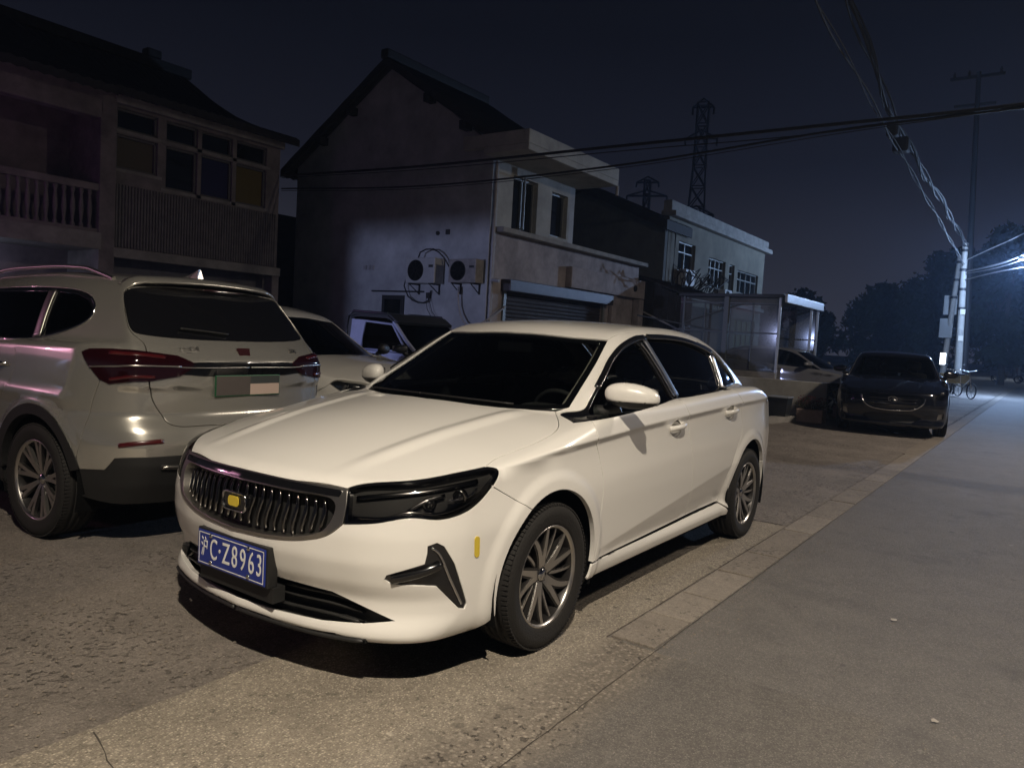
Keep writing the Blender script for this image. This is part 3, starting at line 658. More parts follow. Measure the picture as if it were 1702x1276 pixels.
    def rr_(y0,y1,z0,z1,r,x,n=5):
        o=[]
        for cx,cz,a0 in ((y1-r,z1-r,0),(y0+r,z1-r,90),(y0+r,z0+r,180),(y1-r,z0+r,270)):
            for k in range(n): a=radians(a0+90*k/(n-1));o.append((x,cx+r*cos(a),cz+r*sin(a)))
        return o
    o=rr_(-.075,.075,.612,.683,.025,ex-.012);b.tube(o+[o[0],o[1]],.0055,8);b.build('emblem',M['chrome'],R)
    b=MB();q=rr_(-.07,.07,.616,.679,.02,0);b.prism([(p[1],p[2]) for p in q],ex-.05,ex-.014,Matrix(((0,0,1,0),(1,0,0,0),(0,1,0,0),(0,0,0,1))));em=b.build('emblem_back',M['black_gloss'],R)
    b=MB();q=rr_(-.038,.03,.628,.668,.014,0);b.prism([(p[1],p[2]) for p in q],ex-.012,ex-.009,Matrix(((0,0,1,0),(1,0,0,0),(0,1,0,0),(0,0,0,1))));b.build('badge_sticker',M['yellow'],R)
    # bumper
    low=full(P([(.93,0,.375),(.92,.22,.378),(.87,.47,.368),(.83,.58,.335),(.77,.70,.29),(.82,.60,.272),(.88,.44,.258),(.92,.22,.252),(.93,0,.25)],curve=False))
    fog=P([(.70,.79,.575),(.67,.805,.585),(.645,.82,.57),(.60,.835,.50),(.525,.85,.33),(.535,.85,.312),(.56,.84,.32),(.66,.81,.42),(.79,.70,.435),(.805,.68,.45),(.80,.685,.465),(.71,.79,.51),(.70,.79,.55)],curve=False)
    bb=P([(.362,.86,.235),(.45,.84,.20),(.60,.78,.195),(.75,.68,.195),(.86,.5,.195),(.91,.3,.195),(.93,0,.195)])
    bl=full(loop(rev(bb),archF,bgap,hlb,gout))
    bl=full(loop(rev(bb),archF,bgap,hlb,gout)) 
    bu=patch('front_bumper',B,'N',bl,M['white'],R,h=.016,lip=.03,holes=[low,fog,fog*SY])
    lg=patch('lower_grille',B,'N',low,M['black'],R,h=.03,gap=-.01,lift=-.06,lip=0)
    for zz in (.285,.315,.345):
        strip('grille_slat',B,full(on([(.93,0,zz),(.92,.22,zz),(.87,.45,zz),(.82,.58,zz-.012)],0)),.012,.02,M['black'],lg,lift=-.045)
    strip('lip_spoiler',B,full(on([(.93,0,.206),(.91,.3,.206),(.86,.5,.206),(.80,.60,.206)],0)),.014,.012,M['black'],R,lift=.001)
    for s in S2:
        fo=patch('fog_trim',B,'N',fog,M['black_gloss'],R,h=.02,gap=-.002,lift=-.007,lip=0,sides=(s,))
        strip('fog_blade',B,on([(.69,.80,.57),(.665,.81,.55),(.61,.83,.44),(.55,.845,.335)],0),.009,.005,M['chrome'],fo,lift=-.003,sides=(s,))
        strip('fog_blade',B,on([(.79,.70,.45),(.72,.775,.475),(.655,.815,.50)],0),.030,.012,M['black_gloss'],fo,lift=-.001,sides=(s,))
    q=B.uv('N',np.array([.50,.86,.55]));c_=B.pt('N',q[:1],q[1:])[0][0];n_=B.nrm(c_);b=MB()
    o=rr_(-.013,.013,-.042,.042,.0125,0);Mx=axmat(c_+n_*-.001,n_,(0,0,1));b.prism([(p[2],p[1]+.1*p[2]) for p in o],0,.004,Mx);b.build('bumper_sticker',M['yellow'],R)
    # number plate
    pc=Vector((.990,0,.425));b=MB();b.bbox((.978,-.222,.353),(.984,.222,.497),.004);pl_=b.build('number_plate',M['plateblue'],R)
    b=MB();b.bbox((.93,-.232,.345),(.979,.232,.505),.006);b.box((.90,-.24,.285),(.958,.24,.345));b.build('plate_holder',M['black'],R)
    b=MB()
    for a,c in (((.9838,-.214,.361),(.9846,.214,.3645)),((.9838,-.214,.4855),(.9846,.214,.489)),((.9838,-.214,.3645),(.9846,-.2105,.4855)),((.9838,.2105,.3645),(.9846,.214,.4855))): b.box(a,c)
    b.build('plate_border',M['white_mark'],pl_)
    Mt=Matrix(((0,0,1,.9845),(1,0,0,0),(0,1,0,.425),(0,0,0,1)))
    for ch_,y,sz,sx in (('沪',-.175,.088,.55),('C',-.112,.122,.60),('·',-.071,.12,.8),('Z',-.028,.122,.66),('8',.029,.122,.66),('9',.083,.122,.66),('6',.137,.122,.66),('3',.186,.122,.62)):
        q=Mt.copy();q.translation.y=y
        text(ch_,'plate_character',sz,q,M['white_mark'],pl_,.0006,sx)
    b=MB()
    for y in (-.13,.12):
        for z in (.372,.482): b.lathe([(.009,0),(.009,.003),(.006,.0055),(0,.006)],12,0,axmat((.9845,y,z),(1,0,0)))
    b.build('plate_screw',M['chrome'],pl_)
    # wipers, cowl
    b=MB();c=T([(-.15,0),(-.19,.32),(-.29,.54),(-.38,.67)]);
    b=patch('cowl',B,'T',full(loop(T([(-.13,0),(-.175,.32),(-.26,.52),(-.345,.655)]),T([(-.41,.69),(-.33,.58),(-.21,.32),(-.175,0)]))),M['black'],R,h=.03,gap=.001,lift=-.012,lip=0)
    for y0,y1 in ((.45,-.12),(-.10,-.58)):
        q=np.array([(-.205-.37*y*y,y) for y in np.linspace(y0,y1,12)]);Pq=B.pt('T',q[:,0],q[:,1])[0];strip('wiper',B,Pq,.010,.008,M['black'],R,lift=.002)
    # rear end
    tl=P([(-3.33,.82,.99),(-3.44,.74,1.0),(-3.58,.55,1.0),(-3.60,.55,.90),(-3.46,.74,.86),(-3.33,.83,.90)],curve=False);tl=loop(tl)
    rb=P([(-3.01,.87,.225),(-3.2,.84,.22),(-3.4,.74,.21),(-3.55,.5,.21),(-3.6,0,.21)])
    arR=S(arc(-2.65,.335,.385,150,195),curve=False)
    rl=full(loop(rev(rb),rev(arR),qb,qe,brear))
    patch('rear_bumper',B,'B',rl,M['white'],R,h=.03,holes=[tl,tl*SY])
    tp=patch('tail_lamp',B,'B',tl,M['redlamp'],R,h=.03,gap=.002,lift=.002,lip=.03,sides=S2)
    # mirrors, wheels, floor, cabin
    mirror_part(R,1);mirror_part(R,-1,(-.63,.890,1.078))
    for x in (0,-2.65):
        for s in S2: make_wheel(R,(x,s*.795,.324),s,steer=0)
    wells(R)
    b=MB();b.prism([(-3.45,-.55),(.2,-.55),(.36,-.80),(.55,-.79),(.74,-.66),(.84,-.5),(.89,-.3),(.91,0),(.89,.3),(.84,.5),(.74,.66),(.55,.79),(.36,.80),(.2,.55),(-3.45,.55)],.205,.24);b.box((-2.28,-.84,.2),(-.38,.84,.25));b.build('floor_pan',M['dark'],R)
    b=MB();b.box((-3.4,-.6,.98),(-2.45,.6,1.0));b.box((-2.5,-.75,.25),(-2.42,.75,.99));b.build('parcel_shelf',M['cabin'],R)
    b=MB();b.bbox((-.72,-.72,.62),(-.25,.72,.955),.07);b.bbox((-.78,-.60,.80),(-.55,.10,.90),.04);b.bbox((-.82,.22,.93),(-.66,.52,1.0),.03);b.build('dashboard',M['cabin'],R)
    b=MB();c=Vector((-.88,.37,.90));q=[c+Vector((.07*sin(t),.185*cos(t),.172*sin(t))) for t in np.linspace(0,2*pi,33)]
    b.tube(q,.014,8,caps=False);b.tube([c,c+Vector((.2,0,-.08))],.03,8);b.tube([c+Vector((0,-.18,0)),c+Vector((0,.18,0))],.012,6);b.build('steering_wheel',M['cabin'],R)
    b=MB();b.bbox((-.92,-.12,1.27),(-.89,.12,1.33),.01);b.tube([(-.90,0,1.33),(-.95,0,1.40)],.01,6);b.build('rear_view_mirror',M['black_gloss'],R)
    for y in (.37,-.37): seat(R,-1.25,y,M['seatcloth'])
    b=MB();b.bbox((-2.35,-.62,.30),(-1.85,.62,.55),.06);b.bbox((-2.48,-.62,.45),(-2.32,.62,1.0),.06);b.build('rear_seat',M['cabin'],R)
    # lining of roof and pillars, the dashboard side of the body
    patch('roof_lining',B,'T',full(loop(rev(wst),ditch,rwt)),M['lining'],R,h=.06,gap=-.01,lift=-.03,lip=0)
    strip('pillar_lining',B,T([(-.41,.67),(-.70,.62),(-.985,.56)]),.07,.01,M['pillarlin'],R,lift=-.04,sides=S2)
    b=MB()
    for s in S2: b.box((-2.45,.80*s if s>0 else .83*s,.28),(-.40,.83*s if s>0 else .80*s,1.0))
    b.build('door_lining',M['cabin'],R)
    return R
def make_suv(kind,label,name,loc,rz,mt,scale=1):
    """kind 'rear' = detailed tail, 'front' = detailed nose"""
    B=SUVB;R=empty(name,label,'suv',(loc[0],loc[1],0),rz);S2=(1,-1);h=.028 if kind=='rear' else .04
    R.scale=(scale,)*3
    T=lambda p,**k:curve3(B,'T',p,**k);S=lambda p,**k:curve3(B,'S',p,**k);ln=dict(curve=False)
    def on(ch,pts,**k):
        q=np.array(smooth_poly(pts,step=.02,**k));uv_=B.uv(ch,q);return B.pt(ch,uv_[:,0],uv_[:,1])[0]
    rear=kind=='rear'
    # hood, windscreen, roof
    hf=T([(.88,0),(.86,.3),(.76,.62),(.62,.74)]);hs=T([(.62,.74),(.3,.80),(0,.83),(-.30,.84),(-.42,.80)]);hr=T([(-.42,.80),(-.40,.70),(-.30,.45),(-.24,0)])
    patch('hood',B,'T',full(loop(hf,hs,hr)),mt,R,h=.04)
    wsb=T([(-.26,0),(-.32,.45),(-.42,.70),(-.47,.76)]);wss=T([(-.47,.76),(-.8,.69),(-1.06,.635)]);wst=T([(-1.06,.635),(-.98,.4),(-.95,0)])
    patch('windscreen',B,'T',full(loop(wsb,wss,wst)),M['tint'],R,h=.06,gap=.003,lift=-.004,lip=0)
    ditch=T([(-1.06,.635),(-1.5,.60),(-2.0,.585),(-2.6,.575),(-2.98,.56)])
    re=T([(-2.98,.56),(-2.985,.3),(-2.985,0)])
    patch('roof',B,'T',full(loop(rev(wst),ditch,re)),mt,R,h=.04)
    # tail: spoiler, glass, tailgate, lamps, bumper
    g_=on('B',[(-3.03,0,1.545),(-3.03,.3,1.54),(-3.02,.50,1.515),(-3.03,.585,1.485),(-3.12,.625,1.38),(-3.20,.645,1.29),(-3.225,.63,1.262),(-3.26,.55,1.245),(-3.31,.3,1.232),(-3.325,0,1.23)])
    gl=full(g_)
    patch('rear_window',B,'B',gl,M['tint'] if not rear else M['black_gloss'],R,h=.04,gap=.003,lift=-.006,lip=0)
    ys=np.linspace(-.575,.575,25);re0=B.pt('T',-2.955+0*ys,ys)[0];bq=MB();V=[]
    for i_,p_ in enumerate(re0):
        k_=1-(abs(ys[i_])/.62)**4;dx=.03+.115*k_
        V+=[p_+[.02,0,.004],p_+[-.03,0,.006],p_+[-dx,0,-.012-.10*dx],p_+[-dx-.004,0,-.026-.10*dx],p_+[-dx*.6,0,-.045],p_+[.02,0,-.03]]
    bq.add(V,[(i*6+j,(i+1)*6+j,(i+1)*6+(j+1)%6,i*6+(j+1)%6) for i in range(24) for j in range(6)]+[tuple(range(6)),tuple(range(149,143,-1))],0,True)
    bq.build('spoiler',mt,R)
    side=on('B',[(-3.03,.60,1.50),(-3.13,.645,1.37),(-3.22,.665,1.27),(-3.30,.625,1.20),(-3.35,.630,1.12),(-3.38,.635,.99),(-3.385,.62,.88),(-3.41,.585,.80),(-3.445,.555,.745),(-3.47,.51,.725),(-3.49,.3,.718),(-3.5,0,.716)])
    gate=full(loop(on('B',[(-3.03,0,1.555),(-3.03,.3,1.55),(-3.02,.50,1.53),(-3.03,.60,1.50)]),side))
    lamp=on('B',[(-3.085,.865,1.135),(-3.12,.845,1.155),(-3.22,.76,1.158),(-3.34,.63,1.150),(-3.39,.47,1.130),(-3.43,.385,1.092),(-3.43,.395,1.062),(-3.42,.47,1.015),(-3.38,.635,.985),(-3.25,.80,.965),(-3.20,.825,.99),(-3.13,.85,1.07),(-3.085,.865,1.135)],curve=False)
    lamp=loop(lamp)
    gt=patch('tailgate',B,'B',gate,mt,R,h=.022 if rear else .04,gap=.004,holes=[gl])
    band=full(loop(on('B',[(-3.43,0,1.098),(-3.43,.38,1.095)],**ln),on('B',[(-3.43,.38,1.095),(-3.43,.40,1.065),(-3.42,.45,1.025)],**ln),on('B',[(-3.42,.45,1.025),(-3.43,.3,1.012),(-3.43,0,1.010)],**ln)))
    patch('tail_trim',B,'B',band,M['black_gloss'],gt,h=.03,gap=0,lift=.006,lip=.01)
    strip('tail_trim_line',B,full(on('B',[(-3.43,0,1.062),(-3.43,.385,1.064),(-3.36,.60,1.066)])),.008,.005,M['satin'],gt,lift=.007)
    lo=patch('tail_lamp',B,'B',lamp,M['redlamp'],R,h=.03,gap=.0,lift=.010,lip=.02,sides=S2)
    for i,s in enumerate(S2):
        strip('lamp_bar',B,on('B',[(-3.14,.84,1.055),(-3.3,.70,1.062),(-3.40,.45,1.066)]),.010,.004,M['satin'],lo[i],lift=.011,sides=(s,))
        if rear:
            strip('lamp_reflector',B,on('B',[(-3.22,.775,1.135),(-3.29,.70,1.13),(-3.37,.53,1.115)]),.022,.003,M['redlamp2'],lo[i],lift=.011,sides=(s,))
            strip('lamp_reflector',B,on('B',[(-3.24,.78,.985),(-3.31,.70,1.0),(-3.38,.60,1.005)]),.018,.003,M['redlamp2'],lo[i],lift=.011,sides=(s,))
    # side
    dlo=loop(S([(-.42,1.10),(-1.3,1.125),(-2.2,1.160),(-2.55,1.195),(-2.80,1.275),(-2.875,1.33)]),S([(-2.875,1.33),(-2.865,1.40),(-2.78,1.465),(-2.66,1.495),(-2.35,1.51),(-1.8,1.495),(-1.35,1.455),(-.95,1.34),(-.62,1.17),(-.42,1.10)]))
    holes=[]
    for nm,o in (('side_window',[(-.66,1.13),(-1.42,1.145),(-1.42,1.43),(-1.28,1.42),(-.97,1.32),(-.70,1.18)]),('side_window',[(-1.52,1.15),(-2.14,1.175),(-2.40,1.19),(-2.36,1.485),(-1.8,1.475),(-1.50,1.445)]),('quarter_window',[(-2.50,1.205),(-2.78,1.285),(-2.85,1.335),(-2.84,1.39),(-2.765,1.445),(-2.65,1.475),(-2.47,1.483)])):
        q=S(o+[o[0]],curve=False);holes.append(q);patch(nm,B,'Q',q,M['tint'],R,h=.05,gap=-.006,lift=-.01,lip=0,sides=S2)
    patch('window_frame',B,'Q',dlo,M['black_gloss'],R,h=.03,gap=.001,lift=-.004,lip=.02,holes=holes,sides=S2)
    strip('window_trim',B,S([(-.46,1.105),(-1.3,1.13),(-2.2,1.166),(-2.55,1.20),(-2.80,1.28),(-2.872,1.333),(-2.865,1.40),(-2.80,1.455)]),.014,.006,M['chrome'],R,sides=S2)
    strip('window_pillar',B,S([(-2.46,1.195),(-2.43,1.33),(-2.40,1.49)]),.07,.005,M['satin'],R,lift=.001,sides=S2)
    gA=S([(-.44,1.06),(-.47,.9),(-.48,.7),(-.44,.44)]);gB=S([(-1.46,1.135),(-1.48,.9),(-1.47,.44)]);gC=S([(-2.36,1.175),(-2.42,1.05),(-2.40,.95),(-2.25,.76),(-2.18,.62),(-2.14,.44)])
    ra=.445
    sk=[(-.44,.44),(-1.47,.44),(-2.14,.44)]
    patch('front_door',B,'Q',loop(S([(-.42,1.095),(-.44,1.06)],**ln),gA,S([(-.44,.44),(-1.47,.44)],**ln),rev(gB),S([(-1.46,1.135),(-1.3,1.125),(-.42,1.095)],**ln)),mt,R,h=h,sides=S2)
    rd=patch('rear_door',B,'Q',loop(gB,S([(-1.47,.44),(-2.14,.44)],**ln),rev(gC),S([(-2.36,1.175),(-1.46,1.135)],**ln)),mt,R,h=h,sides=S2)
    if rear:
        for i,s in enumerate(S2):
            b=MB();hz=1.012;yy=lambda x,o:(float(B.pt('S',np.array([x]),np.array([hz]))[0][0,1])+o)*s
            b.tube(smooth_poly([(-2.06,yy(-2.06,-.004),hz-.005),(-2.10,yy(-2.10,.026),hz),(-2.2,yy(-2.2,.036),hz+.004),(-2.29,yy(-2.29,.028),hz+.006),(-2.31,yy(-2.31,-.004),hz+.006)]),.014,10);b.build('door_handle',M['chrome'],rd[i])
    aF=S(arc(0,.36,ra,-4,175),curve=False);aR=S(arc(-2.70,.36,ra,5,158),curve=False)
    mid=S([(-.44,.44),(-.436,.40)],**ln)
    ffr=loop(hs,T([(-.42,.80),(-.47,.76)],**ln),P_:=S([(-.42,1.095),(-.44,1.06)],**ln),gA,S([(-.44,.44),(ra*cos(radians(175)),.36+ra*sin(radians(175)))],**ln),rev(S(arc(0,.36,ra,62,175),curve=False)),S([(ra*cos(radians(62)),.36+ra*sin(radians(62))),(.42,.86)],**ln),on('N',[(.42,.88,.86),(.50,.84,.93),(.62,.74,.985)]))
    patch('front_fender',B,'Q',ffr,mt,R,h=h,sides=S2)
    qa=(-2.70+ra*cos(radians(158)),.36+ra*sin(radians(158)))
    sd=loop(T([(-.42,.80),(-.47,.76)],**ln),wss,ditch,T([(-2.98,.56),(-3.03,.57)],**ln),side[:int(len(side)*.0)+1],B.pt('B',*B.uv('B',np.array(smooth_poly([(-3.03,.60,1.50),(-3.13,.645,1.37),(-3.22,.665,1.27),(-3.30,.625,1.20),(-3.35,.630,1.12)],step=.02))).T)[0],lamp_top:=on('B',[(-3.34,.632,1.152),(-3.22,.76,1.160),(-3.12,.847,1.157),(-3.083,.868,1.137),(-3.128,.852,1.07),(-3.20,.827,.985)],**ln),on('B',[(-3.20,.827,.985),(-3.17,.86,.86),(-3.14,.89,.66)],**ln),S([(-3.14,.66),qa],**ln),rev(aR),S([(-2.70+ra*cos(radians(5)),.36+ra*sin(radians(5))),(-2.14,.44)],**ln),rev(gC),S([(-2.36,1.175),(-2.55,1.195),(-2.80,1.275),(-2.875,1.33)]),S([(-2.875,1.33),(-2.865,1.40),(-2.78,1.465),(-2.66,1.495),(-2.35,1.51),(-1.8,1.495),(-1.35,1.455),(-.95,1.34),(-.62,1.17),(-.42,1.10)]))
    patch('side_frame',B,'Q',sd,mt,R,h=h,gap=.002,sides=S2)
    # bumper: painted upper, black lower
    bt=loop(on('B',[(-3.20,.827,.985),(-3.17,.86,.86),(-3.14,.89,.66)],**ln),S([(-3.14,.66),qa],**ln),S(arc(-2.70,.36,ra,158,166,6),curve=False))
    bl0=on('B',[tuple(bt[-1]),(-3.28,.83,.475),(-3.30,.82,.50),(-3.33,.80,.545),(-3.45,.65,.55),(-3.52,.4,.55),(-3.55,0,.55)],**ln)
    ex=on('B',[(-3.20,.827,.985),(-3.38,.64,.985)],**ln)
    sd2=on('B',[(-3.38,.637,.985),(-3.385,.62,.88),(-3.41,.585,.80),(-3.445,.555,.745),(-3.47,.51,.725),(-3.49,.3,.718),(-3.5,0,.716)])
    rbm=full(loop(rev(sd2),rev(ex),bt,bl0))
    patch('rear_bumper',B,'B',rbm,mt,R,h=.025 if rear else .05,gap=.003)
    lowb=full(loop(rev(bl0),S(arc(-2.70,.36,ra,166,186),curve=False),on('B',[(-3.10,.88,.31),(-3.3,.80,.28),(-3.42,.55,.27),(-3.46,.3,.27),(-3.47,0,.27)])))
    lb=patch('bumper_cladding',B,'B',lowb,M['black'],R,h=.03,gap=.001)
    strip('bumper_trim',B,full(on('B',[(-3.53,0,.475),(-3.50,.35,.475),(-3.44,.58,.485)])),.022,.014,M['satin'],lb,lift=.004)
    def cl(cx,a0,a1): 
        o=loop(S(arc(cx,.36,ra+.001,a0,a1),curve=False),rev(S(arc(cx,.36,.385,a0,a1),curve=False)))
        patch('arch_cladding',B,'S',o,M['black'],R,h=.03,gap=0,lift=.006,lip=.05,sides=S2)
    cl(0,-4,178);cl(-2.70,2,166)
    patch('sill_cladding',B,'S',loop(S([(-.436,.44),(-2.26,.44)],**ln),S([(-2.30,.36),(-2.30,.26),(-.40,.26),(-.40,.36),(-.436,.44)],**ln)),M['black'],R,h=.04,lip=.05,sides=S2)
    if rear:
        for s in S2:
            strip('reflector',B,on('B',[(-3.345,.79,.618),(-3.42,.70,.634),(-3.47,.595,.642)]),[.004+.022*min(1,k/4) for k in range(20)][:0] or .026,.004,M['redlamp2'],R,lift=.001,sides=(s,))
        # plate, badges, wiper, fin
        b=MB();b.bbox((-3.462,-.25,.885),(-3.452,.25,1.018),.006);pl_=b.build('number_plate',mat('plate_green_edge',(.01,.10,.04),.4),gt)
        b=MB();b.box((-3.4635,-.244,.892),(-3.4615,-.01,.962));b.build('plate_panel',mat('plate_pale',(.52,.40,.33),.5),pl_)
        b=MB();b.box((-3.4635,-.01,.892),(-3.4615,.244,1.012));b.build('plate_panel',mat('plate_brown',(.09,.075,.065),.5),pl_)
        b=MB();b.box((-3.4635,-.244,.962),(-3.4615,-.01,1.012));b.build('plate_panel',mat('plate_grey',(.045,.05,.045),.5),pl_)
        n_=Vector((-1,0,.35))
        b=MB();Mx=axmat((-3.402,0,1.140),n_,(0,0,1));b.prism([(.045,-.045),(.045,.045),(-.02,.040),(-.050,.012),(-.050,-.012),(-.02,-.040)],-.02,.012,Mx);b.build('emblem',mat('emblem_red',(.030,.004,.006),.7,0,0,spec=.1),gt)
        for bd,y,z,sz in (('上汽集团',.40,1.176,.034),('.......',.40,1.158,.03),('500',-.46,1.176,.045),('hybrid',-.50,1.01,.032)):
            c_=on('B',[(-3.4,y,z),(-3.4,y-.01,z)])[0];nn=B.nrm(c_)
            text(bd,'badge',sz,axmat(c_+nn*.004,nn,(0,-1,0)),M['chrome'],gt,.002)
        strip('rear_wiper',B,on('B',[(-3.30,.05,1.262),(-3.28,.2,1.275),(-3.25,.36,1.285)]),.012,.014,M['black'],R,lift=.004)
        b=MB();b.add([(-2.70,0,1.625),(-2.94,.03,1.605),(-2.94,-.03,1.605),(-2.93,.010,1.692),(-2.92,-.010,1.692),(-2.82,0,1.655),(-2.83,.026,1.615),(-2.83,-.026,1.615)],[(0,6,5),(0,5,7),(6,1,3,5),(5,3,4),(5,4,2,7),(1,2,4,3)]);b.build('antenna_fin',mt,R)
        lens=on('B',[(-3.03,.07,1.535),(-3.03,-.20,1.535)]);strip('brake_light',B,lens,.02,.01,M['redlamp'],R,lift=.01)
    for s in (S2 if rear else ()):
        rp=[(-.98,.60),(-1.15,.60),(-1.7,.57),(-2.3,.56),(-2.68,.55),(-2.85,.55)];Pq=T(rp);m=len(Pq);b=MB()
        b.tube([(p[0],p[1]*s,p[2]+.042*min(1,6*min(i,m-1-i)/m)) for i,p in enumerate(Pq)],.014,8);b.build('roof_rail',M['satin'],R)
    if not rear:
        # nose
        hl=loop(on('N',[(.84,.47,.90),(.72,.66,.92),(.55,.82,.935),(.47,.86,.925),(.46,.87,.89),(.56,.82,.82),(.70,.70,.80),(.84,.47,.80),(.84,.47,.90)],**ln))
        gr=full(on('N',[(.9,0,.91),(.86,.3,.905),(.83,.45,.90),(.84,.46,.80),(.9,.2,.795),(.92,0,.795)],**ln))
        lw=full(on('N',[(.9,0,.50),(.86,.45,.50),(.78,.60,.46),(.84,.50,.36),(.9,.2,.35),(.92,0,.35)],**ln))
        top=on('N',[(.88,0,.95),(.86,.3,.95),(.76,.62,.955),(.62,.74,.985)])
        bot=on('N',[(.42,.88,.30),(.6,.80,.28),(.8,.6,.28),(.88,.3,.28),(.9,0,.28)])
        af=S(arc(0,.36,ra,-4,62),curve=False)
        lp=full(loop(top,on('N',[(.62,.74,.985),(.50,.84,.93),(.42,.88,.86)]),S([(.42,.86),(ra*cos(radians(62)),.36+ra*sin(radians(62)))],**ln),rev(af),bot))
        patch('front_bumper',B,'N',lp,mt,R,h=.03,holes=[hl,hl*SY,gr,lw])
        hb=patch('headlight',B,'N',hl,M['black_gloss'],R,h=.04,gap=-.003,lift=-.03,lip=0,sides=S2)
        for i,s in enumerate(S2):
            patch('lamp_cover',B,'N',hl,M['clear'],hb[i],h=.04,gap=.002,lift=-.002,lip=0,sides=(s,))
            for lx,ly,lz in ((.74,.60,.855),(.62,.74,.865)):
                b=MB();b.lathe([(.04,-.02),(.04,.012),(.03,.014),(.02,.02),(0,.024)],16,0,axmat((lx-.03,ly*s,lz),(1,.4*s,0),(0,0,1)));b.build('lamp_lens',M['satin'],hb[i])
        g=patch('grille',B,'N',gr,M['black_gloss'],R,h=.04,gap=-.003,lift=-.03,lip=0)
        for k in range(7):
            y=(k-3)*.118;c_=on('N',[(.88,y,.85),(.88,y+.001,.85)])[0];o=on('N',[(c_[0],y+.035*sin(a)*1.0,.852+.036*cos(a)) for a in np.linspace(0,2*pi,13)])
            strip('grille_slot',B,o[:-1],.010,.008,M['satin'],g,lift=.0,closed=True)
        patch('lower_grille',B,'N',lw,M['black'],R,h=.04,gap=-.003,lift=-.04,lip=0)
        c_=on('N',[(.88,0,.945),(.88,.01,.945)])[0];nn=B.nrm(c_);text('Jeep','badge',.10,axmat(c_+nn*.003,nn,(0,1,0)),M['dchrome'],R,.003,1.1)
    for s in S2: mirror_part(R,s,(-.60,1.02,1.17),mt if rear else M['black'])
    for x in (0,-2.70):
        for s in S2: make_wheel(R,(x,s*.815,.345),s,r=.345,rr=.245,w=.225,style=1 if rear else 0,coarse=not(rear and x<0))
    wells(R,.43,(0,-2.70),.90,.52,.36)
    b=MB();b.box((-3.35,-.55,.24),(.75,.55,.30));b.box((-2.25,-.86,.26),(-.46,.86,.32));b.build('floor_pan',M['dark'],R)
    b=MB();b.bbox((-.75,-.75,.7),(-.3,.75,1.05),.07);b.build('dashboard',M['cabin'],R)
    for y in (.38,-.38): seat(R,-1.3,y,M['cabin'],.60)
    b=MB();b.bbox((-2.4,-.65,.50),(-1.95,.65,.72),.06);b.bbox((-2.52,-.65,.62),(-2.38,.65,1.22),.06);b.build('rear_seat',M['cabin'],R)
    return R
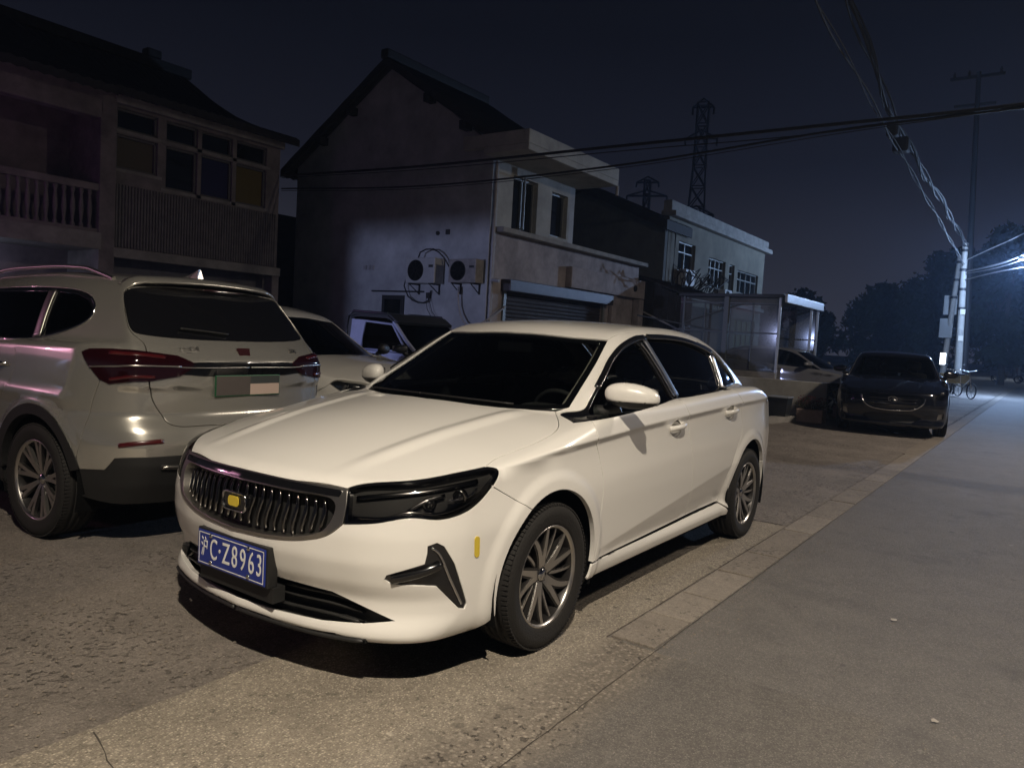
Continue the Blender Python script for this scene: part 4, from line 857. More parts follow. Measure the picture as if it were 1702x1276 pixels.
def make_far_sedan(name,label,loc,rz,mt,front='dark',scale=1):
    B=SED;R=empty(name,label,'car',(loc[0],loc[1],0),rz);R.scale=(scale,)*3;S2=(1,-1);h=.04
    T=lambda p,**k:curve3(B,'T',p,**k);S=lambda p,**k:curve3(B,'S',p,**k);ln=dict(curve=False)
    def on(ch,pts,**k):
        q=np.array(smooth_poly(pts,step=.03,**k));uv_=B.uv(ch,q);return B.pt(ch,uv_[:,0],uv_[:,1])[0]
    hoodf=T([(.92,0),(.895,.27),(.83,.52)]);hltop=T([(.83,.52),(.68,.69),(.51,.775),(.41,.815)])
    hgap=T([(.41,.815),(.18,.812),(-.09,.812),(-.24,.74),(-.345,.655)]);hrear=T([(-.345,.655),(-.27,.52),(-.185,.32),(-.145,0)])
    patch('hood',B,'T',full(loop(hoodf,hltop,hgap,hrear)),mt,R,h=h)
    wsb=T([(-.165,0),(-.20,.32),(-.33,.58),(-.41,.69)]);wss=T([(-.41,.69),(-.80,.618),(-.985,.575)]);wst=T([(-.985,.575),(-.925,.35),(-.90,0)])
    patch('windscreen',B,'T',full(loop(wsb,wss,wst)),M['glass'] if front=='dark' else M['tint'],R,h=.06,gap=.003,lift=-.004,lip=0)
    ditch=T([(-.985,.575),(-1.3,.588),(-1.8,.592),(-2.2,.578),(-2.50,.545)]);rws=T([(-2.50,.545),(-3.05,.60),(-3.24,.62)]);rwt=T([(-2.50,.545),(-2.41,0)]);rwb=T([(-3.24,.62),(-3.36,0)])
    patch('roof',B,'T',full(loop(rev(wst),ditch,rwt)),mt,R,h=h)
    patch('rear_window',B,'T',full(loop(rev(rwt),rws,rwb)),M['tint'],R,h=.06,gap=.003,lift=-.004,lip=0)
    bside=T([(-3.24,.62),(-3.545,.60)]);brear=T([(-3.545,.60),(-3.60,.40),(-3.625,0)])
    patch('boot_lid',B,'T',full(loop(rev(rwb),bside,brear)),mt,R,h=h)
    dtop=S([(-2.76,1.118),(-2.755,1.15),(-2.63,1.245),(-2.45,1.335),(-2.2,1.385),(-1.94,1.413),(-1.40,1.413),(-1.20,1.385),(-1.01,1.335),(-.70,1.17),(-.45,1.025),(-.36,.985)])
    dlo=loop(S([(-.36,.985),(-1.40,1.05),(-2.28,1.085),(-2.76,1.118)],**ln),dtop)
    holes=[]
    for nm,o in (('side_window',[(-.45,1.0),(-1.39,1.058),(-1.28,1.375),(-1.19,1.37),(-1.01,1.32),(-.70,1.16)]),('side_window',[(-1.46,1.065),(-2.34,1.095),(-2.40,1.33),(-2.2,1.373),(-1.94,1.40),(-1.38,1.40)]),('quarter_window',[(-2.42,1.10),(-2.735,1.125),(-2.62,1.235),(-2.47,1.315)])):
        q=S(o+[o[0]],curve=False);holes.append(q);patch(nm,B,'Q',q,M['tint'],R,h=.06,gap=-.006,lift=-.01,lip=0,sides=S2)
    patch('window_frame',B,'Q',dlo,M['black_gloss'],R,h=.03,gap=.001,lift=-.004,lip=.02,holes=holes,sides=S2)
    strip('window_trim',B,S([(-.45,.995),(-1.40,1.058),(-2.28,1.092),(-2.755,1.122)]),.014,.006,M['chrome'],R,sides=S2)
    strip('window_trim',B,dtop,.014,.006,M['satin'],R,sides=S2)
    gA=S([(-.36,.985),(-.335,.93),(-.42,.67),(-.387,.305)]);gB=S([(-1.40,1.05),(-1.49,.83),(-1.53,.70),(-1.60,.325)]);gC=S([(-2.28,1.085),(-2.415,.92),(-2.37,.73),(-2.20,.46),(-2.165,.33)])
    patch('front_door',B,'Q',loop(gA,S([(-.387,.305),(-1.60,.325)],**ln),rev(gB),S([(-1.40,1.05),(-.36,.985)],**ln)),mt,R,h=h,sides=S2)
    patch('rear_door',B,'Q',loop(gB,S([(-1.60,.325),(-2.165,.33)],**ln),rev(gC),S([(-2.28,1.085),(-1.40,1.05)],**ln)),mt,R,h=h,sides=S2)
    patch('rocker_panel',B,'S',loop(S([(-.384,.298),(-2.165,.322)],**ln),S([(-2.165,.322),(-2.27,.23),(-.362,.218),(-.384,.298)],**ln)),mt,R,h=h,sides=S2,lip=.05)
    aF=S(arc(0,.335,.373,-14,58.7),curve=False);aF2=S(arc(0,.335,.373,58.7,194),curve=False);bgap=S([(.194,.654),(.425,.775)],**ln)
    tip=on('N',[(.425,.875,.775),(.385,.87,.82),(.41,.815,.848)],**ln)
    patch('front_fender',B,'Q',loop(hgap,S([(-.36,.985)],**ln),gA,S([(-.387,.305),(-.362,.25)],**ln),rev(aF2),bgap,tip),mt,R,h=h,sides=S2)
    aR=S(arc(-2.65,.335,.373,-9,150),curve=False);qb=S([(-2.65+.373*cos(radians(150)),.335+.373*sin(radians(150))),(-3.2,.60),(-3.33,.90)],**ln);qe=on('T',[tuple(qb[-1]),(-3.38,.72,1.0),(-3.545,.60,1.05)],**ln)
    patch('side_frame',B,'Q',loop(wss,ditch,rws,bside,rev(qe),rev(qb),rev(aR),S([(-2.27,.275),(-2.165,.33)],**ln),rev(gC),S([(-2.28,1.085),(-2.76,1.118)],**ln),dtop,S([(-.36,.985)],**ln),T([(-.345,.655)],**ln)),mt,R,h=h,sides=S2)
    tl=loop(on('B',[(-3.33,.82,.99),(-3.58,.55,1.0),(-3.60,.55,.90),(-3.33,.83,.90)],**ln))
    patch('rear_bumper',B,'B',full(loop(on('B',[(-3.6,0,.21),(-3.55,.5,.21),(-3.2,.84,.22),(-3.01,.87,.225)]),rev(S(arc(-2.65,.335,.373,150,195),curve=False)),qb,qe,brear)),mt,R,h=.05,holes=[tl,tl*SY])
    patch('tail_lamp',B,'B',tl,M['redlamp'],R,h=.05,gap=.002,lift=.002,lip=.03,sides=S2)
    # nose with swept lamps, wide grille and bright lower line
    hl=loop(on('N',[(.80,.56,.735),(.68,.70,.785),(.51,.775,.83),(.41,.83,.845),(.44,.86,.79),(.57,.85,.715),(.72,.74,.675),(.82,.58,.68),(.80,.56,.735)],**ln))
    gr=full(on('N',[(.93,0,.735),(.88,.42,.735),(.86,.50,.66),(.92,.33,.50),(.94,.2,.47),(.95,0,.46)],**ln))
    lw=full(on('N',[(.93,0,.40),(.90,.3,.40),(.86,.46,.35),(.90,.3,.26),(.93,0,.26)],**ln))
    fg=loop(on('N',[(.74,.68,.42),(.66,.78,.45),(.64,.80,.36),(.75,.70,.33),(.74,.68,.42)],**ln))
    bb=on('N',[(.362,.86,.235),(.60,.78,.195),(.86,.5,.195),(.93,0,.195)])
    bu=patch('front_bumper',B,'N',full(loop(rev(bb),aF,bgap,tip,rev(hltop),rev(hoodf))),mt,R,h=.03,holes=[hl,hl*SY,gr,lw,fg,fg*SY])
    hb=patch('headlight',B,'N',hl,M['dchrome'],R,h=.04,gap=-.003,lift=-.03,lip=0,sides=S2)
    for i,s in enumerate(S2):
        patch('lamp_cover',B,'N',hl,M['clear'],hb[i],h=.04,gap=.002,lift=-.002,lip=0,sides=(s,))
        for lx,ly,lz in ((.70,.64,.725),(.58,.76,.765)):
            b=MB();b.lathe([(.045,-.02),(.045,.012),(.034,.014),(.02,.024),(0,.028)],16,0,axmat((lx,ly*s,lz),(1,.3*s,0),(0,0,1)));b.build('lamp_lens',M['chrome'],hb[i])
        patch('fog_light',B,'N',fg,M['satin'],R,h=.04,gap=-.003,lift=-.02,lip=0,sides=(s,))
    g=patch('grille',B,'N',gr,M['black_gloss'],R,h=.04,gap=-.003,lift=-.03,lip=0)
    for z in (.52,.57,.62,.67): strip('grille_bar',B,on('N',[(.95,-.40+.25*(.70-z),z),(.96,0,z-.012),(.95,.40-.25*(.70-z),z)]),.012,.012,M['dchrome'],g,lift=-.012)
    strip('grille_trim',B,on('N',[(.87,-.49,.69),(.885,-.44,.58),(.92,-.33,.495),(.95,-.1,.465),(.95,.1,.465),(.92,.33,.495),(.885,.44,.58),(.87,.49,.69)]),.024,.012,M['chrome'],R,lift=.002)
    b=MB();o=[(.955,.07*cos(a),.655+.045*sin(a)) for a in np.linspace(0,2*pi,25)];b.tube(o,.008,6,caps=False);b.tube([(.955,-.04,.63),(.955,0,.685),(.955,.04,.63)],.006,6);b.build('emblem',M['chrome'],R)
    patch('lower_grille',B,'N',lw,M['black'],R,h=.05,gap=-.003,lift=-.04,lip=0)
    for s in S2:
        mirror_part(R,s,(-.615,.945,1.100),mt)
        for x in (0,-2.65): make_wheel(R,(x,s*.795,.324),s,style=2,coarse=True)
    wells(R)
    b=MB();b.box((-3.45,-.5,.20),(.80,.5,.24));b.box((-2.28,-.84,.21),(-.38,.84,.25));b.build('floor_pan',M['dark'],R)
    b=MB();b.bbox((-.72,-.72,.62),(-.25,.72,.955),.07);b.build('dashboard',M['cabin'],R)
    for y in (.37,-.37): seat(R,-1.25,y,M['lining'] if front=='dark' else M['cabin'])
    return R
def make_truck(loc,rz):
    """small dark roofed cab with a lilac grey body; X forward, origin below the front axle"""
    R=empty('small_truck','small old pickup truck with dark roof and pale blue cab beside the plaster house wall','truck',(loc[0],loc[1],0),rz)
    bl=mat('faded_blue_paint',(.34,.36,.50),.45,0,.4,noise=.15,nscale=6);dk=mat('dark_roof_paint',(.018,.020,.024),.4,0,.5)
    def side(poly,y0,y1,mt,name,par=R,bev=.03):
        bm=bmesh.new();n=len(poly);va=[bm.verts.new((x,y0,z)) for x,z in poly];vb=[bm.verts.new((x,y1,z)) for x,z in poly]
        bm.faces.new(va);bm.faces.new(vb[::-1])
        for i in range(n): bm.faces.new((va[i],vb[i],vb[(i+1)%n],va[(i+1)%n]))
        bmesh.ops.recalc_face_normals(bm,faces=bm.faces)
        if bev: bmesh.ops.bevel(bm,geom=[e for e in bm.edges if e.calc_face_angle(0)>.2],offset=bev,segments=2,affect='EDGES')
        me=bpy.data.meshes.new(name);bm.to_mesh(me);bm.free();return link(name,me,mt,par)
    side([(.55,.35),(.62,.62),(.55,.86),(.12,.96),(-.08,1.0),(-1.42,1.02),(-1.46,.35)],-.72,.72,bl,'cab')
    side([(.02,1.0),(-.42,1.44),(-.60,1.57),(-1.30,1.60),(-1.42,1.52),(-1.44,1.0)],-.60,.60,M['tint'],'cabin_glass',bev=.02)
    side([(-.36,1.46),(-.58,1.60),(-1.32,1.635),(-1.46,1.58),(-1.48,1.50),(-1.30,1.545),(-.60,1.53),(-.42,1.43)],-.67,.67,dk,'roof')
    for s in (1,-1):
        y=.665*s
        b=MB()
        b.tube([(.10,y+.03*s,.99),(-.20,y,1.22),(-.48,y-.03*s,1.48)],.030,8);b.build('windscreen_pillar',bl if s<0 else bl,R)
        b=MB();b.tube([(-.14,y+.02*s,1.03),(-.50,y-.025*s,1.44),(-1.10,y-.03*s,1.475),(-1.14,y+.01*s,1.03),(-.14,y+.02*s,1.03)],.020,8);d=b.build('door_frame',bl,R)
        b=MB();b.quad((-1.15,y+.012*s,1.02),(-1.42,y+.012*s,1.02),(-1.42,y-.035*s,1.50),(-1.12,y-.035*s,1.49));b.build('cab_panel',bl,R)
        b=MB();b.tube([(-1.44,y+.04*s,.95),(-1.50,y+.0*s,1.30),(-1.48,y-.02*s,1.55),(-1.38,y-.03*s,1.625),(-.62,y-.03*s,1.60)],.022,8);b.build('roof_gutter',dk,R)
        mirror_part(R,s,(-.10,.86,1.08),dk,(.9,.7,1))
    side([(-1.55,.55),(-1.55,.98),(-3.2,.98),(-3.2,.55)],-.74,.74,bl,'load_bed',bev=.02)
    for x in (0,-2.1):
        for s in (1,-1): make_wheel(R,(x,s*.64,.27),s,r=.27,rr=.17,w=.15,style=2,coarse=True)
    return R
# ---------------- ground materials
def ground_mat(name,specs,blends=(),rough=.85,bump=1.0):
    """specs: list of (base,dark,light,stone,scale,pits,specks); blends: list of (y0,y1,amp) mixing spec i into i+1 along +Y with a ragged noise edge"""
    m=bpy.data.materials.new(name);m.use_nodes=True;t=m.node_tree;L=t.links.new;b=t.nodes['Principled BSDF'];N=lambda k:t.nodes.new(k)
    co=N('ShaderNodeTexCoord').outputs['Object']
    def noise(s,d=6,r=.6,off=0):
        n=N('ShaderNodeTexNoise');n.inputs['Scale'].default_value=s;n.inputs['Detail'].default_value=d;n.inputs['Roughness'].default_value=r
        if off:
            mp=N('ShaderNodeMapping');mp.inputs['Location'].default_value=(off,off*.7,0);L(co,mp.inputs[0]);L(mp.outputs[0],n.inputs[0])
        else: L(co,n.inputs[0])
        return n.outputs[0]
    def vor(s):
        n=N('ShaderNodeTexVoronoi');n.inputs['Scale'].default_value=s;L(co,n.inputs[0]);return n
    def ramp(i,a,b_,ca,cb):
        r=N('ShaderNodeValToRGB');r.color_ramp.elements[0].position=a;r.color_ramp.elements[1].position=b_;r.color_ramp.elements[0].color=tuple(ca)[:3]+(1,);r.color_ramp.elements[1].color=tuple(cb)[:3]+(1,);L(i,r.inputs[0]);return r.outputs[0]
    def mix(f,a,b_,bt='MIX'):
        x=N('ShaderNodeMix');x.data_type='RGBA';x.blend_type=bt
        for s_,v in ((0,f),(6,a),(7,b_)):
            if hasattr(v,'links'): L(v,x.inputs[s_])
            else: x.inputs[s_].default_value=v if s_==0 else tuple(v)[:3]+(1,)
        return x.outputs[2]
    def mth(op,a,b_,c=None):
        x=N('ShaderNodeMath');x.operation=op
        for i,v in enumerate((a,b_,c)):
            if v is None: continue
            if hasattr(v,'links'): L(v,x.inputs[i])
            else: x.inputs[i].default_value=v
        return x.outputs[0]
    k=lambda c,f:tuple(min(1,v*f) for v in c)
    B_=(0,0,0);W_=(1,1,1)
    cols=[];hs=[]
    fine=noise(150,3,.75);grain=noise(45,5,.7,3)
    for i,(base,dark,light,stone,ss,pits,specks) in enumerate(specs):
        big=ramp(noise(.8,5,.6,i*7+1),.34,.66,dark,base)
        c=mix(.35,big,ramp(noise(4.5,7,.7,i*5+2),.32,.68,k(dark,.75),light))
        v=vor(ss);gm=ramp(v.outputs['Distance'],.25,.55,W_,B_)
        x=N('ShaderNodeSeparateColor');L(v.outputs['Color'],x.inputs[0])
        sc_=ramp(x.outputs[0],.05,.95,k(base,.42),k(light,1.75));c=mix(mth('MULTIPLY',gm,stone),c,sc_)
        c=mix(.55,c,mix(1.0,c,ramp(grain,.30,.70,(.66,.66,.66),(1.3,1.28,1.25)),'MULTIPLY'))
        c=mix(.6,c,mix(1.0,c,ramp(fine,.32,.68,(.60,.60,.60),(1.38,1.36,1.32)),'MULTIPLY'))
        h=mth('MULTIPLY_ADD',v.outputs['Distance'],-.5*stone,mth('MULTIPLY_ADD',grain,.9,fine))
        if pits:
            pn=ramp(noise(30,4,.6,i+9),.585,.635,B_,W_);pm=ramp(noise(1.6,4,.6,i+4),.40,.58,B_,W_);q=mth('MULTIPLY',pn,pm)
            h=mth('MULTIPLY_ADD',q,-pits,h);c=mix(mth('MULTIPLY',q,.75),c,k(dark,.35))
            pl=ramp(noise(11,4,.6,i+14),.60,.66,B_,W_);q2=mth('MULTIPLY',pl,pm);h=mth('MULTIPLY_ADD',q2,-pits*.8,h)
        if specks:
            c=mix(ramp(noise(210,2,.5,i+20),.70,.74,B_,W_),c,k(light,1.9))
            sp=mth('MULTIPLY',ramp(noise(9,3,.5,i+31),.71,.75,B_,W_),.45);c=mix(sp,c,k(light,1.6))
            c=mix(mth('MULTIPLY',ramp(noise(1.7,6,.7,i+41),.55,.70,B_,W_),.5),c,k(dark,.62));c=mix(mth('MULTIPLY',ramp(noise(2.6,7,.75,i+61),.60,.70,B_,W_),.35),c,k(light,1.15))
            c=mix(mth('MULTIPLY',ramp(noise(6.5,2,.4,i+71),.735,.76,B_,W_),.6),c,k(dark,.5))
        cols.append(c);hs.append(h)
    c,h=cols[0],hs[0]
    sx=N('ShaderNodeSeparateXYZ');L(co,sx.inputs[0])
    for i,(y0,y1,amp) in enumerate(blends):
        yy=mth('MULTIPLY_ADD',noise(3.2,9,.72,i*3+50),amp,mth('SUBTRACT',sx.outputs['Y'],y0+amp*.5));f=N('ShaderNodeClamp');L(mth('DIVIDE',yy,max(y1-y0,1e-3)),f.inputs[0]);f=f.outputs[0]
        c=mix(f,c,cols[i+1]);x=N('ShaderNodeMix');L(f,x.inputs[0]);L(h,x.inputs[2]);L(hs[i+1],x.inputs[3]);h=x.outputs[0]
    L(c,b.inputs['Base Color']);b.inputs['Roughness'].default_value=rough;b.inputs['Specular IOR Level'].default_value=.35
    u=N('ShaderNodeBump');u.inputs['Strength'].default_value=bump;u.inputs['Distance'].default_value=.010;L(h,u.inputs['Height']);L(u.outputs[0],b.inputs['Normal'])
    return m
S1=((.250,.222,.198),(.150,.133,.118),(.315,.282,.25),.28,85,1.6,0)
S2_=((.265,.235,.192),(.195,.172,.142),(.34,.305,.25),.62,105,.3,1)
S3=((.138,.127,.116),(.106,.098,.090),(.176,.163,.150),.45,140,0,1)
S4=((.215,.190,.162),(.165,.145,.125),(.26,.232,.198),.2,110,.3,0)
S5=((.205,.180,.150),(.135,.117,.098),(.28,.25,.21),.5,60,1.9,1)
G1=ground_mat('worn_concrete',[S1]);G4=ground_mat('gutter_concrete',[S4],bump=.5);G3=ground_mat('asphalt',[S3],rough=.75,bump=.6)
G4b=ground_mat('pale_slab_concrete',[((.235,.21,.18),(.19,.168,.146),(.285,.255,.22),.15,110,.2,0)],bump=.4)
G2=ground_mat('aggregate_strip',[S2_,S5,S3],[(1.00,1.10,.16),(1.28,1.42,.22)],bump=.75)
def sheet(name,poly,z,mt,sub=None):
    bm=bmesh.new();vs=[bm.verts.new((x,y,z)) for x,y in poly];f=bm.faces.new(vs)
    if f.calc_area() and f.normal.z<0: bmesh.ops.reverse_faces(bm,faces=[f])
    bmesh.ops.triangulate(bm,faces=bm.faces);me=bpy.data.meshes.new(name);bm.to_mesh(me);bm.free();me.update()
    if me.polygons[0].normal.z<0: me.flip_normals()
    return struct(link(name,me,mt))
rg=random.Random(3)
def rough_line(x0,y0,x1,y1,n,a):
    out=[];w=0
    for i in range(n+1):
        t=i/n;w=w*.8+rg.uniform(-a,a)*.5;out.append((x0+(x1-x0)*t,y0+(y1-y0)*t+w))
    return out
sheet('ground',[(900,900),(-900,900),(-900,-900),(900,-900)],-.012,mat('dry_ground',(.06,.055,.045),.9,noise=.4,nscale=.5))
sheet('forecourt',[(25,1.27),(-120,1.27),(-120,-40),(25,-40)],-.004,G1)
# lighter slab strip between the worn forecourt and the gutter, broken edge on its house side
edge=rough_line(9,.16,.62,.12,120,.014)+rough_line(.62,.10,-3.25,.10,60,.006)
sheet('pavement',edge+[(-3.25,1.03),(-.30,1.03),(-.30,2.2),(9,2.2)],.003,G2)
sheet('pavement',[(-3.27,-1.2),(-3.27,1.03),(-11.3,1.03),(-11.3,-1.2)],.001,G1)
sheet('road',[(60,1.10),(-150,1.10),(-150,9.5),(60,9.5)],0,G3)
sheet('pavement',[(60,9.5),(-150,9.5),(-150,14),(60,14)],.10,G4)
# gutter slabs let in along the road edge
xs=-.33;gi=0
while xs>-60:
    L_=.42 if xs>-1.0 else (.55 if xs>-2 else rg.uniform(.5,.9)) if xs>-6 else 3.0
    b=MB();dz=rg.uniform(0,.004);yo=.0 if xs>-2 else 0
    b.bbox((xs-L_+.018,1.045,-.05),(xs,1.262,.006+dz),.006)
    struct(b.build('gutter',G4b if gi in (1,2,5,9) else G4));xs-=L_;gi+=1
    if xs<-9: break
b=MB();b.box((-60,1.0,-.05),(xs,1.262,.006));struct(b.build('gutter',G4))
# dark joints and stains as thin sheets
def crackline(pts,w,z):
    P=[];n=len(pts);rg2=random.Random(n)
    up=[];dn=[]
    for i,(x,y) in enumerate(pts):
        ww=w*rg2.uniform(.4,1.2);up.append((x,y+ww));dn.append((x,y-ww))
    o=sheet('crack',up+dn[::-1],z,M['crack']);return o
M['crack']=mat('crack_dirt',(.055,.047,.039),.95)
crackline([(-3.26+.02*sin(i*1.7),1.0-.09*i) for i in range(0,12)][::-1],.0,.0045) if False else None
def crack2(P,w,z=.0045):
    P=np.array(smooth_poly(P,step=.05));T_=np.gradient(P,axis=0);T_/=np.linalg.norm(T_,axis=1,keepdims=True);Nn=np.stack([-T_[:,1],T_[:,0]],1);rg2=np.random.RandomState(len(P))
    J=rg2.uniform(-1,1,(len(P),1))*w*1.2;W_=w*rg2.uniform(.3,1,(len(P),1));A=P+Nn*(J+W_);Bq=P+Nn*(J-W_)
    return sheet('crack',[tuple(p) for p in A]+[tuple(p) for p in Bq[::-1]],z,M['crack'])
crack2([(-3.26,1.0),(-3.27,.4),(-3.25,-.4),(-3.27,-1.2)],.010,.006)
crack2([(1.58,.16),(1.66,.5),(1.72,.9),(1.70,1.0)],.003)

crack2([(9,1.31),(4,1.30),(1,1.285),(-.3,1.275),(-5,1.272),(-30,1.275)],.0022,.0075)
crack2([(-11.6,1.02),(-20,1.03),(-38,1.02)],.02,.012)
# gravel: loose grit on the worn concrete
V=[];F=[]
def grit(n,x0,x1,y0,y1,s0,s1,seed):
    r=random.Random(seed)
    for _ in range(n):
        x=r.uniform(x0,x1);y=r.uniform(y0,y1);s=s0+(s1-s0)*r.random()**3;k=len(V);a=r.uniform(0,6.28)
        for j in range(4): V.append((x+s*cos(a+j*1.57)*r.uniform(.6,1.2),y+s*sin(a+j*1.57)*r.uniform(.6,1.2),.001))
        V.append((x+s*r.uniform(-.2,.2),y+s*r.uniform(-.2,.2),s*r.uniform(.5,.9)));F.extend([(k,k+1,k+4),(k+1,k+2,k+4),(k+2,k+3,k+4),(k+3,k,k+4)])
grit(2600,.1,3.2,-2.4,.16,.002,.010,1);grit(1500,-3,2.2,.90,1.45,.002,.008,2);grit(2200,-4,2.0,.10,3.0,.0012,.005,3);grit(700,-3.3,.9,-1.1,.2,.002,.007,5);grit(200,-9,-3,-1,3,.002,.008,4)
me=bpy.data.meshes.new('gravel');me.from_pydata(V,[],F);tag(link('gravel',me,mat('grit',(.20,.17,.135),.9)),'loose grit scattered over the worn concrete and road edge','gravel',kind='stuff')
# a few leaves and scraps
for i,(x,y,c,lb) in enumerate(((-1.55,2.05,(.35,.32,.28),'pale scrap of paper lying on the road, nearest the gutter'),(-.45,2.35,(.33,.30,.26),'pale crumpled scrap on the road below the others'),(-3.4,1.15,(.03,.025,.02),'small dark leaf on the gutter slabs behind the white sedan'))):
    b=MB();r=random.Random(i);q=[(x+.02*cos(a)*r.uniform(.6,1.3),y+.015*sin(a)*r.uniform(.6,1.3),.006+r.uniform(0,.003)) for a in np.linspace(0,6.28,8)[:-1]];b.add(q+[(x,y,.009)],[(j,(j+1)%7,7) for j in range(7)])
    tag(b.build('litter',mat('litter',c,.8)),lb,'litter')
M['plaster']=mat('stained_plaster',(.38,.385,.385),.9,noise=.28,nscale=1.3,bump=.25,bscale=14,detail=9)
M['plaster2']=mat('cream_plaster',(.36,.35,.31),.9,noise=.25,nscale=1.6,bump=.2,bscale=18,detail=9)
M['greywall']=mat('grey_render',(.11,.115,.11),.9,noise=.2,nscale=2,bump=.2,bscale=20)
M['pinkplaster']=mat('faded_pink_plaster',(.30,.265,.26),.9,noise=.35,nscale=2.2,bump=.2,bscale=20,detail=9)
M['tile']=mat('dark_roof_tiles',(.020,.019,.020),.8,noise=.3,nscale=5)
M['win']=mat('dark_window_glass',(.006,.008,.009),.06)
M['wframe']=mat('aluminium_frame',(.22,.23,.22),.45,.3)
M['shutter']=mat('shutter_metal',(.055,.048,.05),.5,.4,noise=.25,nscale=4)
M['pvc']=mat('grey_pvc',(.30,.29,.29),.5,noise=.15,nscale=8)
M['concrete']=mat('bare_concrete',(.26,.245,.22),.9,noise=.3,nscale=2.5,bump=.3,bscale=25,detail=8)
M['cable']=mat('black_cable',(.010,.010,.011),.6)
M['acwhite']=mat('aged_white_casing',(.36,.36,.35),.5,noise=.12,nscale=6)
M['darkgrille']=mat('dark_grille',(.015,.015,.016),.6)
def tiled_roof(name,par,x0,x1,ya,za,yb,zb,th,mt,rows=.22,bow=0,ends=True):
    """one pitch of a tiled roof from eave (ya,za) to ridge (yb,zb); tiles run as ribs down the slope"""
    b=MB();n=max(2,int(abs(x1-x0)/rows));m=8;V=[];
    for i in range(n*2+1):
        x=x0+(x1-x0)*i/(n*2);dz=.035 if i%2 else 0
        for j in range(m+1):
            t=j/m;y=ya+(yb-ya)*t;z=za+(zb-za)*t-bow*sin(pi*t)+dz;V.append((x,y,z+.012*(j%2)))
    nn=m+1;b.add(V,[(i*nn+j,(i+1)*nn+j,(i+1)*nn+j+1,i*nn+j+1) for i in range(n*2) for j in range(m)],0,False)
    k=len(V);W_=[(x,y,z-th) for x,y,z in V];b.add(W_,[(i*nn+j,i*nn+j+1,(i+1)*nn+j+1,(i+1)*nn+j) for i in range(n*2) for j in range(m)])
    for i in (0,n*2):
        for j in range(m): b.quad(V[i*nn+j],V[i*nn+j+1],W_[i*nn+j+1],W_[i*nn+j])
    for i in range(n*2):
        for j in (0,m): b.quad(V[i*nn+j],V[(i+1)*nn+j],W_[(i+1)*nn+j],W_[i*nn+j])
    return b.build(name,mt,par)
def window_y(par,x0,x1,z0,z1,y,fr,gl,mull=1,trans=None,depth=.12,panes=None,out=1):
    """window in a wall that faces +Y (out=1): recess, frame with mullions, panes"""
    f=MB();w=.045;yo=y+.004*out;yi=y-.05*out
    def bar(a,b_,c,d): f.bbox((min(a,b_),yi,min(c,d)),(max(a,b_),yo+.02*out,max(c,d)),.004)
    bar(x0,x1,z0,z0+w);bar(x0,x1,z1-w,z1);bar(x0,x0-w if x1<x0 else x0+w,z0,z1);bar(x1,x1+w if x1<x0 else x1-w,z0,z1)
    s=1 if x1>x0 else -1
    for i in range(1,mull+1): c=x0+(x1-x0)*i/(mull+1);bar(c-w/2,c+w/2,z0,z1)
    if trans: bar(x0,x1,trans-w/2,trans+w/2)
    o=f.build('window',fr,par)
    p=MB();p.box((min(x0,x1)+.01,yi+.01 if out>0 else yi-.02,z0+.01),(max(x0,x1)-.01,yi+.02 if out>0 else yi-.01,z1-.01));p.build('pane',gl,o)
    c=MB();c.box((min(x0,x1)-.10,y-.01,z0-.07),(max(x0,x1)+.10,y+.09,z0-.005));c.build('sill',M['concrete'],o)
    return o
def wall_with_holes(name,par,u0,u1,z0,z1,holes,fn,mt,th=.24):
    """wall in plane coordinate u,z; fn(u,d,z)->xyz with d = depth behind the face; holes [(ua,ub,za,zb)]"""
    us=sorted({u0,u1}|{h[0] for h in holes}|{h[1] for h in holes});zs=sorted({z0,z1}|{h[2] for h in holes}|{h[3] for h in holes});b=MB()
    inh=lambda u,z:any(h[0]<u<h[1] and h[2]<z<h[3] for h in holes)
    for i in range(len(us)-1):
        for j in range(len(zs)-1):
            if inh((us[i]+us[i+1])/2,(zs[j]+zs[j+1])/2): continue
            for d in (0,th): b.quad(fn(us[i],d,zs[j]),fn(us[i+1],d,zs[j]),fn(us[i+1],d,zs[j+1]),fn(us[i],d,zs[j+1]))
    for h in holes:
        for a,c in (((h[0],h[2]),(h[1],h[2])),((h[1],h[2]),(h[1],h[3])),((h[1],h[3]),(h[0],h[3])),((h[0],h[3]),(h[0],h[2]))):
            b.quad(fn(a[0],0,a[1]),fn(c[0],0,c[1]),fn(c[0],th,c[1]),fn(a[0],th,a[1]))
    for a,c in (((u0,z0),(u1,z0)),((u1,z0),(u1,z1)),((u1,z1),(u0,z1)),((u0,z1),(u0,z0))): b.quad(fn(a[0],0,a[1]),fn(c[0],0,c[1]),fn(c[0],th,c[1]),fn(a[0],th,a[1]))
    return b.build(name,mt,par)
